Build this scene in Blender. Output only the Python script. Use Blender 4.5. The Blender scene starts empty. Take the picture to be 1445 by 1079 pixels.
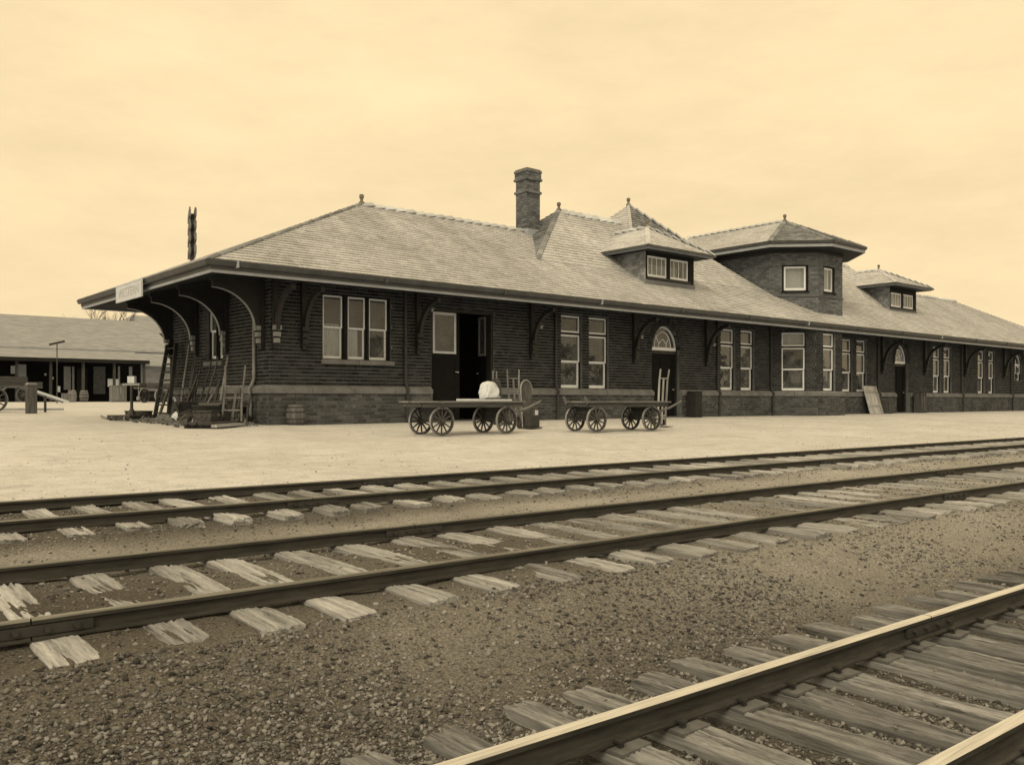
import bpy, math, random
import numpy as np
from mathutils import Vector, Matrix

random.seed(7)
RNG = np.random.default_rng(11)
R = math.radians
S = bpy.context.scene

# ------------------------------------------------------------------ camera
cam_d = bpy.data.cameras.new('camera')
cam = bpy.data.objects.new('camera', cam_d)
S.collection.objects.link(cam)
S.camera = cam
cam_d.sensor_width = 36.0
cam_d.lens = 36.0 * 1247.0 / 1445.0
cam_d.shift_y = 25.5 / 1445.0
cam_d.clip_start = 0.05
cam_d.clip_end = 3000
cam.location = (-10.28, -22.2, 0.66)
cam.rotation_euler = (R(90), 0, -math.atan2(0.645, 0.764))
CAM = Vector(cam.location)

# ------------------------------------------------------------------ sky
world = bpy.data.worlds.new('World')
S.world = world
world.use_nodes = True
nt = world.node_tree
nt.nodes.clear()
SUN_AZ, SUN_EL = R(238), R(42)      # azimuth clockwise from +Y
w_out = nt.nodes.new('ShaderNodeOutputWorld')
w_bg = nt.nodes.new('ShaderNodeBackground')
w_sky = nt.nodes.new('ShaderNodeTexSky')
w_sky.sky_type = 'NISHITA'
w_sky.sun_disc = False
w_sky.sun_elevation = SUN_EL
w_sky.sun_rotation = SUN_AZ
w_sky.dust_density = 6.0
w_sky.air_density = 2.0
w_bw = nt.nodes.new('ShaderNodeRGBToBW')
w_map = nt.nodes.new('ShaderNodeMapRange')      # overcast: the sky is evened out
w_map.inputs['From Min'].default_value = 0.0
w_map.inputs['From Max'].default_value = 12.0
w_map.inputs['To Min'].default_value = 10.1
w_map.inputs['To Max'].default_value = 11.1
w_tc = nt.nodes.new('ShaderNodeTexCoord')
w_mp = nt.nodes.new('ShaderNodeMapping')
w_mp.inputs['Scale'].default_value = (1.6, 1.6, 5.0)
w_nz = nt.nodes.new('ShaderNodeTexNoise')
w_nz.inputs['Scale'].default_value = 1.7
w_nz.inputs['Detail'].default_value = 9.0
w_nz.inputs['Roughness'].default_value = 0.66
w_cl = nt.nodes.new('ShaderNodeMapRange')
w_cl.inputs['From Min'].default_value = 0.3
w_cl.inputs['From Max'].default_value = 0.7
w_cl.inputs['To Min'].default_value = 0.86
w_cl.inputs['To Max'].default_value = 1.06
w_mul = nt.nodes.new('ShaderNodeMath')
w_mul.operation = 'MULTIPLY'
w_tint = nt.nodes.new('ShaderNodeMix')
w_tint.data_type = 'RGBA'
w_tint.blend_type = 'MULTIPLY'
w_tint.inputs[0].default_value = 1.0
w_tint.inputs[7].default_value = (1.0, 0.783, 0.458, 1)
L = nt.links.new
L(w_sky.outputs[0], w_bw.inputs[0])
L(w_bw.outputs[0], w_map.inputs['Value'])
L(w_tc.outputs['Generated'], w_mp.inputs[0])
L(w_mp.outputs[0], w_nz.inputs['Vector'])
L(w_nz.outputs['Fac'], w_cl.inputs['Value'])
L(w_map.outputs[0], w_mul.inputs[0])
L(w_cl.outputs[0], w_mul.inputs[1])
L(w_mul.outputs[0], w_tint.inputs[6])
L(w_tint.outputs[2], w_bg.inputs['Color'])
w_bg.inputs['Strength'].default_value = 0.1
L(w_bg.outputs[0], w_out.inputs[0])

# ------------------------------------------------------------------ sun (veiled)
sun_d = bpy.data.lights.new('sun', 'SUN')
sun_d.energy = 1.5
sun_d.angle = R(22)
sun_d.color = (1.0, 0.84, 0.53)
sun = bpy.data.objects.new('sun', sun_d)
S.collection.objects.link(sun)
sv = Vector((math.sin(SUN_AZ) * math.cos(SUN_EL), math.cos(SUN_AZ) * math.cos(SUN_EL), math.sin(SUN_EL)))
sun.rotation_euler = sv.to_track_quat('Z', 'Y').to_euler()
sun.location = (-20, -40, 40)

S.view_settings.view_transform = 'Standard'
S.view_settings.look = 'None'
S.view_settings.gamma = 1.0
S.view_settings.exposure = 0.0
S.view_settings.use_curve_mapping = False
S.render.engine = 'CYCLES'
S.cycles.max_bounces = 6
S.cycles.transparent_max_bounces = 8

# ================================================================== helpers
COL = S.collection
CENTER = {}


class MB:
    """collects simple shapes and links them as one mesh object"""
    def __init__(self, tf=None, flip=False):
        self.v, self.f, self.m = [], [], []
        self.tf, self.flip, self.mi = tf, flip, 0

    def add(self, vs, fs):
        b = len(self.v)
        if self.tf:
            vs = [self.tf(p) for p in vs]
        self.v.extend([tuple(p) for p in vs])
        for q in fs:
            q = [b + i for i in q]
            if self.flip:
                q.reverse()
            self.f.append(q)
            self.m.append(self.mi)

    def box(self, x0, x1, y0, y1, z0, z1):
        self.add([(x0, y0, z0), (x1, y0, z0), (x1, y1, z0), (x0, y1, z0),
                  (x0, y0, z1), (x1, y0, z1), (x1, y1, z1), (x0, y1, z1)],
                 [(3, 2, 1, 0), (4, 5, 6, 7), (0, 1, 5, 4), (1, 2, 6, 5), (2, 3, 7, 6), (3, 0, 4, 7)])
        return self

    def bar(self, p, q, w, h, up=(0, 0, 1), taper=1.0):
        p, q = Vector(p), Vector(q)
        d = (q - p).normalized()
        s = d.cross(Vector(up))
        if s.length < 1e-4:
            s = d.cross(Vector((1, 0, 0)))
        s.normalize()
        u = s.cross(d)
        vs = []
        for c, k in ((p, 1.0), (q, taper)):
            for a, b in ((-1, -1), (1, -1), (1, 1), (-1, 1)):
                vs.append(c + s * (a * w / 2 * k) + u * (b * h / 2 * k))
        self.add(vs, [(3, 2, 1, 0), (4, 5, 6, 7), (0, 1, 5, 4), (1, 2, 6, 5), (2, 3, 7, 6), (3, 0, 4, 7)])
        return self

    def tube(self, pts, r, n=8, cap=True):
        pts = [Vector(p) for p in pts]
        rr = r if isinstance(r, (list, tuple)) else [r] * len(pts)
        vs, fs = [], []
        pu = None
        for i, p in enumerate(pts):
            d = (pts[min(i + 1, len(pts) - 1)] - pts[max(i - 1, 0)]).normalized()
            if pu is None:
                pu = d.orthogonal().normalized()
            else:
                pu = (pu - d * pu.dot(d))
                if pu.length < 1e-5:
                    pu = d.orthogonal()
                pu.normalize()
            w = d.cross(pu)
            for k in range(n):
                a = 2 * math.pi * k / n
                vs.append(p + (pu * math.cos(a) + w * math.sin(a)) * rr[i])
        for i in range(len(pts) - 1):
            for k in range(n):
                k2 = (k + 1) % n
                fs.append((i * n + k, i * n + k2, (i + 1) * n + k2, (i + 1) * n + k))
        if cap:
            fs.append(tuple(range(n - 1, -1, -1)))
            b = (len(pts) - 1) * n
            fs.append(tuple(range(b, b + n)))
        self.add(vs, fs)
        return self

    def prism(self, poly, f0, f1):
        """poly: list of 2D points; f0, f1: functions 2D -> 3D for the two ends"""
        n = len(poly)
        vs = [f0(p) for p in poly] + [f1(p) for p in poly]
        fs = [tuple(range(n - 1, -1, -1)), tuple(range(n, 2 * n))]
        for i in range(n):
            j = (i + 1) % n
            fs.append((i, j, n + j, n + i))
        self.add(vs, fs)
        return self

    def face(self, pts):
        self.add(pts, [tuple(range(len(pts)))])
        return self

    def ring(self, c, ax, r0, r1, w, n=28):
        """flat hoop round axis ax"""
        c, ax = Vector(c), Vector(ax).normalized()
        e1 = ax.orthogonal().normalized()
        e2 = ax.cross(e1)
        vs, fs = [], []
        for k in range(n):
            a = 2 * math.pi * k / n
            d = e1 * math.cos(a) + e2 * math.sin(a)
            for rr, ww in ((r0, -w / 2), (r1, -w / 2), (r1, w / 2), (r0, w / 2)):
                vs.append(c + d * rr + ax * ww)
        for k in range(n):
            k2 = (k + 1) % n
            for j in range(4):
                j2 = (j + 1) % 4
                fs.append((k * 4 + j, k * 4 + j2, k2 * 4 + j2, k2 * 4 + j))
        self.add(vs, fs)
        return self

    def lathe(self, c, prof, n=12):
        vs, fs = [], []
        for (r, z) in prof:
            for k in range(n):
                a = 2 * math.pi * k / n
                vs.append((c[0] + r * math.cos(a), c[1] + r * math.sin(a), c[2] + z))
        for i in range(len(prof) - 1):
            for k in range(n):
                k2 = (k + 1) % n
                fs.append((i * n + k, i * n + k2, (i + 1) * n + k2, (i + 1) * n + k))
        fs.append(tuple(range(n - 1, -1, -1)))
        b = (len(prof) - 1) * n
        fs.append(tuple(range(b, b + n)))
        self.add(vs, fs)
        return self

    def mesh(self, name):
        me = bpy.data.meshes.new(name)
        me.from_pydata(self.v, [], self.f)
        if any(self.m):
            me.polygons.foreach_set('material_index', self.m)
        me.update()
        return me

    def build(self, name, mat, parent=None, smooth=False, bevel=0.0):
        me = self.mesh(name)
        return link(name, me, mat, parent, smooth, bevel)


def link(name, me, mat, parent=None, smooth=False, bevel=0.0):
    o = bpy.data.objects.new(name, me)
    COL.objects.link(o)
    mats = mat if isinstance(mat, (list, tuple)) else [mat]
    if not me.materials:
        for m in mats:
            me.materials.append(m)
    if parent:
        o.parent = parent
    if smooth:
        me.polygons.foreach_set('use_smooth', [True] * len(me.polygons))
    if bevel:
        b = o.modifiers.new('bevel', 'BEVEL')
        b.width = bevel
        b.segments = 2
        b.limit_method = 'ANGLE'
    return o


def tag(o, label, cat, group=None):
    o['label'] = label
    o['category'] = cat
    if group:
        o['group'] = group
    return o


def thing(name, label, cat, loc=(0, 0, 0), rz=0.0, group=None):
    o = bpy.data.objects.new(name, None)
    o.empty_display_size = 0.3
    COL.objects.link(o)
    o.location = loc
    o.rotation_euler = (0, 0, rz)
    return tag(o, label, cat, group)


def struct(o):
    o['kind'] = 'structure'
    return o


def stuff(o):
    o['kind'] = 'stuff'
    return o


def copy_tree(o, parent=None):
    c = o.copy()
    COL.objects.link(c)
    c.parent = parent
    for ch in list(o.children):
        copy_tree(ch, c)
    return c


def vnoise(x, y, scale, seed):
    """smooth value noise on numpy arrays"""
    rs = np.random.default_rng(seed)
    tab = rs.random((256, 256))
    x = np.asarray(x, float) / scale
    y = np.asarray(y, float) / scale
    xi, yi = np.floor(x).astype(int), np.floor(y).astype(int)
    fx, fy = x - xi, y - yi
    fx = fx * fx * (3 - 2 * fx)
    fy = fy * fy * (3 - 2 * fy)
    a = tab[xi % 256, yi % 256]
    b = tab[(xi + 1) % 256, yi % 256]
    c = tab[xi % 256, (yi + 1) % 256]
    d = tab[(xi + 1) % 256, (yi + 1) % 256]
    return (a * (1 - fx) + b * fx) * (1 - fy) + (c * (1 - fx) + d * fx) * fy


# ================================================================== materials
def mat_base(name, rough=0.85, spec=0.3, metal=0.0):
    m = bpy.data.materials.new(name)
    m.use_nodes = True
    t = m.node_tree
    b = t.nodes['Principled BSDF']
    b.inputs['Roughness'].default_value = rough
    b.inputs['Specular IOR Level'].default_value = spec
    b.inputs['Metallic'].default_value = metal
    return m, t, b


def nd(t, kind, **kw):
    n = t.nodes.new(kind)
    for k, v in kw.items():
        if k in n.inputs:
            n.inputs[k].default_value = v
        else:
            setattr(n, k, v)
    return n


def ramp(t, fac, stops):
    r = t.nodes.new('ShaderNodeValToRGB')
    e = r.color_ramp.elements
    while len(e) < len(stops):
        e.new(0.5)
    for i, (p, c) in enumerate(stops):
        e[i].position = p
        e[i].color = c if len(c) == 4 else (*c, 1)
    t.links.new(fac, r.inputs[0])
    return r.outputs[0]


def mixc(t, fac, a, b, mode='MIX'):
    n = t.nodes.new('ShaderNodeMix')
    n.data_type = 'RGBA'
    n.blend_type = mode
    for sock, v in ((n.inputs[0], fac), (n.inputs[6], a), (n.inputs[7], b)):
        if hasattr(v, 'is_linked') or isinstance(v, bpy.types.NodeSocket):
            t.links.new(v, sock)
        elif isinstance(v, (int, float)):
            sock.default_value = v
        else:
            sock.default_value = v if len(v) == 4 else (*v, 1)
    return n.outputs[2]


def coords(t, scale=(1, 1, 1), kind='Object'):
    tc = t.nodes.new('ShaderNodeTexCoord')
    mp = t.nodes.new('ShaderNodeMapping')
    mp.inputs['Scale'].default_value = scale
    t.links.new(tc.outputs[kind], mp.inputs[0])
    return mp.outputs[0]


def noise(t, vec, scale, detail=4.0, rough=0.6):
    n = nd(t, 'ShaderNodeTexNoise', Scale=scale, Detail=detail, Roughness=rough)
    t.links.new(vec, n.inputs['Vector'])
    return n.outputs['Fac']


def bump(t, b, h, strength=0.4, dist=0.02):
    n = nd(t, 'ShaderNodeBump', Strength=strength, Distance=dist)
    t.links.new(h, n.inputs['Height'])
    t.links.new(n.outputs[0], b.inputs['Normal'])


def rnd(t):
    """one random number per loose piece, whether joined in a mesh or an object of its own"""
    g = t.nodes.new('ShaderNodeNewGeometry')
    o = t.nodes.new('ShaderNodeObjectInfo')
    a = nd(t, 'ShaderNodeMath', operation='ADD')
    t.links.new(g.outputs['Random Per Island'], a.inputs[0])
    t.links.new(o.outputs['Random'], a.inputs[1])
    f = nd(t, 'ShaderNodeMath', operation='FRACT')
    t.links.new(a.outputs[0], f.inputs[0])
    return f.outputs[0]


def wpos(t, scale=(1, 1, 1)):
    g = t.nodes.new('ShaderNodeNewGeometry')
    mp = t.nodes.new('ShaderNodeMapping')
    mp.inputs['Scale'].default_value = scale
    t.links.new(g.outputs['Position'], mp.inputs[0])
    return mp.outputs[0]


def g3(v, w=1.0):
    return (v * (0.90 + 0.04 * w), v, v * (1.20 - 0.06 * w))


def piece_mat(name, lo, hi, rough=0.9, spec=0.2, stain=0.35, nscale=3.0, warm=1.0, bs=0.3, streak=0.0):
    """masonry or slate: every piece its own tone, plus broad weather stains"""
    m, t, b = mat_base(name, rough, spec)
    p = wpos(t)
    base = ramp(t, rnd(t), [(0.0, g3(lo, warm)), (0.55, g3((lo + hi) / 2, warm)), (1.0, g3(hi, warm))])
    n1 = noise(t, p, nscale * 0.25, 5.0, 0.6)
    st = ramp(t, n1, [(0.3, (1 - stain,) * 3), (0.7, (1 + stain * 0.5,) * 3)])
    n2 = noise(t, p, nscale * 14, 3.0, 0.7)
    gr = ramp(t, n2, [(0.25, (0.72,) * 3), (0.75, (1.22,) * 3)])
    c = mixc(t, 1.0, mixc(t, 1.0, base, st, 'MULTIPLY'), gr, 'MULTIPLY')
    if streak:
        n3 = noise(t, wpos(t, (1.0, 0.10, 0.10)), 1.6, 7.0, 0.72)
        c = mixc(t, 1.0, c, ramp(t, n3, [(0.32, (1 - streak,) * 3), (0.5, (1.0,) * 3), (0.75, (1.06,) * 3)]), 'MULTIPLY')
    t.links.new(c, b.inputs['Base Color'])
    bump(t, b, n2, bs, 0.01)
    return m


def plain_mat(name, v, rough=0.7, spec=0.3, var=0.25, scale=6.0, warm=1.0, metal=0.0, stretch=(1, 1, 1)):
    m, t, b = mat_base(name, rough, spec, metal)
    p = coords(t, stretch)
    n1 = noise(t, p, scale, 5.0, 0.65)
    lo, hi = v * (1 - var), v * (1 + var)
    c = ramp(t, n1, [(0.25, g3(lo, warm)), (0.75, g3(hi, warm))])
    t.links.new(c, b.inputs['Base Color'])
    bump(t, b, n1, 0.2, 0.01)
    return m


def wood_mat(name, lo, hi, axis='X', rough=0.85, warm=1.5):
    m, t, b = mat_base(name, rough, 0.2)
    sc = {'X': (0.7, 14, 14), 'Y': (14, 0.7, 14), 'Z': (14, 14, 0.7)}[axis]
    oi = t.nodes.new('ShaderNodeObjectInfo')
    p = coords(t, sc)
    off = nd(t, 'ShaderNodeVectorMath', operation='ADD')
    k = nd(t, 'ShaderNodeMath', operation='MULTIPLY')
    k.inputs[1].default_value = 37.0
    t.links.new(oi.outputs['Random'], k.inputs[0])
    t.links.new(p, off.inputs[0])
    t.links.new(k.outputs[0], off.inputs[1])
    n1 = noise(t, off.outputs[0], 2.2, 8.0, 0.7)
    n2 = noise(t, off.outputs[0], 0.5, 3.0, 0.5)
    c = ramp(t, n1, [(0.30, g3(lo * 0.3, warm)), (0.42, g3(lo, warm)), (0.7, g3(hi, warm))])
    c = mixc(t, 1.0, c, ramp(t, n2, [(0.3, (0.75,) * 3), (0.7, (1.15,) * 3)]), 'MULTIPLY')
    rr = ramp(t, oi.outputs['Random'], [(0.0, (0.72,) * 3), (1.0, (1.2,) * 3)])
    c = mixc(t, 1.0, c, rr, 'MULTIPLY')
    t.links.new(c, b.inputs['Base Color'])
    bump(t, b, n1, 0.6, 0.01)
    return m


M = {}
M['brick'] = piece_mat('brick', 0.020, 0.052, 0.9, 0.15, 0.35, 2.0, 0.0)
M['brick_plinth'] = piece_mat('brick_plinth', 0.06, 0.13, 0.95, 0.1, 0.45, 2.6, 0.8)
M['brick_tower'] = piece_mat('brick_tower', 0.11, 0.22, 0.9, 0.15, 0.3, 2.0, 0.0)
M['mortar'] = plain_mat('mortar', 0.165, 0.95, 0.1, 0.35, 3.0, 0.5)
M['stone'] = plain_mat('stone', 0.17, 0.9, 0.15, 0.35, 3.0)
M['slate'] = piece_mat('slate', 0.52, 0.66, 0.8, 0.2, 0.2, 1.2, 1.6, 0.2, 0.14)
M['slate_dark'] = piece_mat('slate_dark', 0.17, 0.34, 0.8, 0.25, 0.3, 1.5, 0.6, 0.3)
M['ridge'] = piece_mat('ridge', 0.48, 0.66, 0.8, 0.2, 0.3, 2.0, 0.6)
M['sheath'] = plain_mat('sheath', 0.08, 0.9, 0.1, 0.2, 2.0)
M['terracotta'] = plain_mat('terracotta', 0.17, 0.85, 0.2, 0.3, 8.0, 5.0)
M['white'] = plain_mat('white', 0.86, 0.5, 0.4, 0.06, 6.0, 0.5)
M['trim_dark'] = plain_mat('trim_dark', 0.018, 0.8, 0.15, 0.3, 6.0, 0.5)
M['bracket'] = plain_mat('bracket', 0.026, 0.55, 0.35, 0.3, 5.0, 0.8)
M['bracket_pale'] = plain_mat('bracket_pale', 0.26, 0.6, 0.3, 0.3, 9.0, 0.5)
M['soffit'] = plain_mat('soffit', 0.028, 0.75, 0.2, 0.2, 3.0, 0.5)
M['fascia'] = plain_mat('fascia', 0.38, 0.6, 0.3, 0.2, 2.0, -0.2)
M['gutter'] = plain_mat('gutter', 0.07, 0.5, 0.4, 0.35, 3.0, 0.2)
M['pipe'] = plain_mat('pipe', 0.04, 0.5, 0.4, 0.35, 4.0, 0.6)
M['pipe_pale'] = plain_mat('pipe_pale', 0.24, 0.55, 0.4, 0.3, 4.0, 0.6)
M['door'] = plain_mat('door', 0.012, 0.8, 0.1, 0.3, 4.0, 0.6)
M['iron'] = plain_mat('iron', 0.035, 0.55, 0.5, 0.5, 9.0, 1.5)
M['iron_pale'] = plain_mat('iron_pale', 0.26, 0.5, 0.5, 0.4, 9.0, 1.0)
M['plate'] = plain_mat('plate', 0.13, 0.7, 0.3, 0.4, 9.0, 1.5)
M['keg'] = wood_mat('keg', 0.09, 0.19, 'Z')
M['ladder'] = plain_mat('ladder', 0.03, 0.8, 0.2, 0.3, 8.0)
M['wood_x'] = wood_mat('wood_x', 0.16, 0.34, 'X')
M['wood_z'] = wood_mat('wood_z', 0.15, 0.32, 'Z')
M['wood_dark_x'] = wood_mat('wood_dark_x', 0.05, 0.13, 'X')
M['wood_dark_z'] = wood_mat('wood_dark_z', 0.05, 0.13, 'Z')
M['wood_pale_x'] = wood_mat('wood_pale_x', 0.28, 0.5, 'X')
M['wood_pale_z'] = wood_mat('wood_pale_z', 0.30, 0.52, 'Z')
M['canvas'] = plain_mat('canvas', 0.68, 0.9, 0.1, 0.12, 5.0, 0.6)
M['curtain_or_reflection'] = plain_mat('curtain_or_reflection', 0.52, 0.9, 0.1, 0.18, 3.0, 0.5, stretch=(6, 6, 0.4))  # dormer and tower cloth, and the sheets imitating reflections in front windows
M['leather'] = plain_mat('leather', 0.04, 0.5, 0.4, 0.4, 9.0)
M['boulder'] = plain_mat('boulder', 0.14, 0.95, 0.1, 0.35, 4.0)
M['shed_roof'] = plain_mat('shed_roof', 0.30, 0.85, 0.2, 0.32, 3.0, 0.7, stretch=(0.4, 1, 2.5))
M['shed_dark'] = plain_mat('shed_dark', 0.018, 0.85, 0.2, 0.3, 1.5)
M['bark'] = plain_mat('bark', 0.10, 0.95, 0.1, 0.3, 5.0)
M['lamp'] = plain_mat('lamp', 0.55, 0.3, 0.5, 0.1, 5.0)
M['sign'] = plain_mat('sign', 0.60, 0.7, 0.2, 0.12, 4.0, 0.3)
M['sign_ink'] = plain_mat('sign_ink', 0.46, 0.7, 0.2, 0.2, 4.0)


def glass_mat():
    m = bpy.data.materials.new('glass')
    m.use_nodes = True
    t = m.node_tree
    t.nodes.clear()
    o = t.nodes.new('ShaderNodeOutputMaterial')
    mx = t.nodes.new('ShaderNodeMixShader')
    tr = nd(t, 'ShaderNodeBsdfTransparent', Color=(0.86, 0.87, 0.85, 1))
    gl = nd(t, 'ShaderNodeBsdfGlossy', Color=(0.95, 0.95, 0.95, 1), Roughness=0.015)
    lw = nd(t, 'ShaderNodeLayerWeight', Blend=0.5)
    pw = nd(t, 'ShaderNodeMath', operation='POWER')
    pw.inputs[1].default_value = 3.0
    ma = nd(t, 'ShaderNodeMath', operation='MULTIPLY_ADD')
    ma.inputs[1].default_value = 0.75
    ma.inputs[2].default_value = 0.05
    t.links.new(lw.outputs['Facing'], pw.inputs[0])
    t.links.new(pw.outputs[0], ma.inputs[0])
    t.links.new(ma.outputs[0], mx.inputs[0])
    t.links.new(tr.outputs[0], mx.inputs[1])
    t.links.new(gl.outputs[0], mx.inputs[2])
    df = nd(t, 'ShaderNodeBsdfDiffuse', Color=(0.42, 0.46, 0.52, 1))
    m2 = t.nodes.new('ShaderNodeMixShader')
    dn = noise(t, wpos(t), 1.7, 5.0, 0.65)
    mr = nd(t, 'ShaderNodeMapRange')
    mr.inputs['From Min'].default_value = 0.35
    mr.inputs['From Max'].default_value = 0.7
    mr.inputs['To Min'].default_value = 0.08
    mr.inputs['To Max'].default_value = 0.32
    t.links.new(dn, mr.inputs['Value'])
    t.links.new(mr.outputs[0], m2.inputs[0])
    t.links.new(mx.outputs[0], m2.inputs[1])
    t.links.new(df.outputs[0], m2.inputs[2])
    t.links.new(m2.outputs[0], o.inputs[0])
    return m


M['glass'] = glass_mat()


def rail_mats():
    m, t, b = mat_base('rail_side', 0.7, 0.4)
    p = wpos(t, (1.0, 6.0, 6.0))
    n1 = noise(t, p, 4.0, 6.0, 0.7)
    c = ramp(t, n1, [(0.3, (0.014, 0.015, 0.016)), (0.75, (0.06, 0.06, 0.062))])
    t.links.new(c, b.inputs['Base Color'])
    bump(t, b, n1, 0.3, 0.004)
    M['rail_side'] = m
    m, t, b = mat_base('rail_top', 0.42, 0.5, 0.55)
    p = wpos(t, (0.8, 30.0, 1.0))
    n1 = noise(t, p, 3.0, 5.0, 0.6)
    c = ramp(t, n1, [(0.25, (0.38, 0.38, 0.39)), (0.5, (0.70, 0.70, 0.70)), (0.8, (0.90, 0.90, 0.90))])
    t.links.new(c, b.inputs['Base Color'])
    M['rail_top'] = m
    m, t, b = mat_base('rail_top_rusty', 0.5, 0.45, 0.1)
    p = wpos(t, (0.6, 18.0, 1.0))
    n1 = noise(t, p, 2.5, 7.0, 0.7)
    c = ramp(t, n1, [(0.3, (0.07, 0.072, 0.07)), (0.6, (0.20, 0.205, 0.20)), (0.8, (0.42, 0.42, 0.40))])
    t.links.new(c, b.inputs['Base Color'])
    M['rail_top_rusty'] = m


rail_mats()


def ground_mats():
    # bright fine gravel of the platform and yard
    m, t, b = mat_base('platform_gravel', 0.95, 0.1)
    p = wpos(t)
    big = noise(t, p, 0.35, 5.0, 0.6)
    mid = noise(t, wpos(t, (1.0, 1.0, 1)), 3.2, 7.0, 0.7)
    fine = noise(t, p, 38.0, 3.0, 0.75)
    c = ramp(t, big, [(0.28, g3(0.54, 2.2)), (0.72, g3(0.69, 1.8))])
    c = mixc(t, 1.0, c, ramp(t, mid, [(0.3, (0.80,) * 3), (0.7, (1.08,) * 3)]), 'MULTIPLY')
    c = mixc(t, 1.0, c, ramp(t, fine, [(0.28, (0.62,) * 3), (0.5, (1.0,) * 3), (0.8, (1.15,) * 3)]), 'MULTIPLY')
    rut = noise(t, wpos(t, (0.06, 1.5, 1)), 1.0, 5.0, 0.7)
    c = mixc(t, 1.0, c, ramp(t, rut, [(0.36, (0.95,) * 3), (0.50, (1.0,) * 3), (0.62, (1.01,) * 3)]), 'MULTIPLY')
    blot = noise(t, wpos(t, (0.7, 0.7, 1)), 0.9, 8.0, 0.75)
    c = mixc(t, 1.0, c, ramp(t, blot, [(0.30, (0.74,) * 3), (0.44, (1.0,) * 3)]), 'MULTIPLY')
    t.links.new(c, b.inputs['Base Color'])
    ad = nd(t, 'ShaderNodeMath', operation='ADD')
    t.links.new(mid, ad.inputs[0])
    t.links.new(fine, ad.inputs[1])
    bump(t, b, ad.outputs[0], 0.5, 0.02)
    M['platform'] = m
    # cinders and earth of the track bed
    m, t, b = mat_base('track_ground', 0.95, 0.1)
    p = wpos(t)
    at = nd(t, 'ShaderNodeAttribute', attribute_name='bed')
    big = noise(t, p, 0.8, 6.0, 0.65)
    mid = noise(t, p, 6.0, 6.0, 0.7)
    fine = noise(t, p, 55.0, 4.0, 0.75)
    vor = nd(t, 'ShaderNodeTexVoronoi', Scale=60.0)
    t.links.new(p, vor.inputs['Vector'])
    at2 = nd(t, 'ShaderNodeAttribute', attribute_name='pale')
    dark_e = ramp(t, big, [(0.25, (0.095, 0.086, 0.076)), (0.75, (0.20, 0.184, 0.166))])
    pale_e = ramp(t, big, [(0.25, (0.40, 0.40, 0.41)), (0.75, (0.60, 0.60, 0.62))])
    earth = mixc(t, at2.outputs['Fac'], dark_e, pale_e)
    cinder = ramp(t, mid, [(0.3, (0.045, 0.043, 0.041)), (0.7, (0.15, 0.145, 0.14))])
    ad = nd(t, 'ShaderNodeMath', operation='ADD')
    t.links.new(at.outputs['Fac'], ad.inputs[0])
    sb = nd(t, 'ShaderNodeMapRange')
    sb.inputs['To Min'].default_value = -0.35
    sb.inputs['To Max'].default_value = 0.35
    t.links.new(mid, sb.inputs['Value'])
    t.links.new(sb.outputs[0], ad.inputs[1])
    ad.use_clamp = True
    c = mixc(t, ad.outputs[0], earth, cinder)
    c = mixc(t, 1.0, c, ramp(t, fine, [(0.25, (0.5,) * 3), (0.5, (0.95,) * 3), (0.8, (1.35,) * 3)]), 'MULTIPLY')
    c = mixc(t, 1.0, c, ramp(t, vor.outputs['Distance'], [(0.0, (1.2,) * 3), (0.7, (0.65,) * 3)]), 'MULTIPLY')
    t.links.new(c, b.inputs['Base Color'])
    a2 = nd(t, 'ShaderNodeMath', operation='SUBTRACT')
    t.links.new(fine, a2.inputs[0])
    t.links.new(vor.outputs['Distance'], a2.inputs[1])
    bump(t, b, a2.outputs[0], 0.8, 0.02)
    M['ground'] = m
    M['stones'] = piece_mat('stones', 0.05, 0.33, 0.95, 0.1, 0.25, 3.0, 2.2)


ground_mats()

# ================================================================== terrain
YAW1, YAW3 = R(-1.2), R(-1.6)
T1 = dict(o=(-8.6, -13.67), yaw=YAW1, z=-0.27, g=1.50, h=0.097, len=(-10, 72), tie=2.35, tw=0.20, sp=0.43, th=0.14)
T2 = dict(o=(-9.35, -17.0), yaw=YAW1, z=-0.322, g=1.50, h=0.097, len=(-10, 62), tie=2.45, tw=0.21, sp=0.43, th=0.14)
T3 = dict(o=(-6.6, -20.41), yaw=YAW3, z=-0.52, g=0.98, h=0.105, len=(-8, 40), tie=2.08, tw=0.172, sp=0.375, th=0.12)


def yt_of(x, y):
    return y + math.tan(R(1.2)) * (x + 8.6)


def gz(x, y):
    """height of the ground under the tracks and yard"""
    yt = yt_of(np.asarray(x, float), np.asarray(y, float))
    z = np.interp(yt, [-60, -22.2, -19.35, -18.75, -18.35, -18.0, -17.5, -17.0, -16.5, -15.9, -15.2, -14.9, -12.95, -12.80, -2.0, 0.0, 46.0, 80.0],
                  [-0.72, -0.69, -0.685, -0.545, -0.446, -0.433, -0.431, -0.421, -0.432, -0.445, -0.425, -0.390, -0.390, -0.31, -0.03, -0.03, 0.52, 0.6])
    return z


def pz(x, y):
    """top of the platform / yard"""
    yt = yt_of(np.asarray(x, float), np.asarray(y, float))
    return np.interp(yt, [-12.80, -2.0, 0.0, 46.0, 80.0], [-0.285, 0.0, 0.0, 0.55, 0.63])


def gh(x, y):
    return float(pz(x, y))


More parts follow.
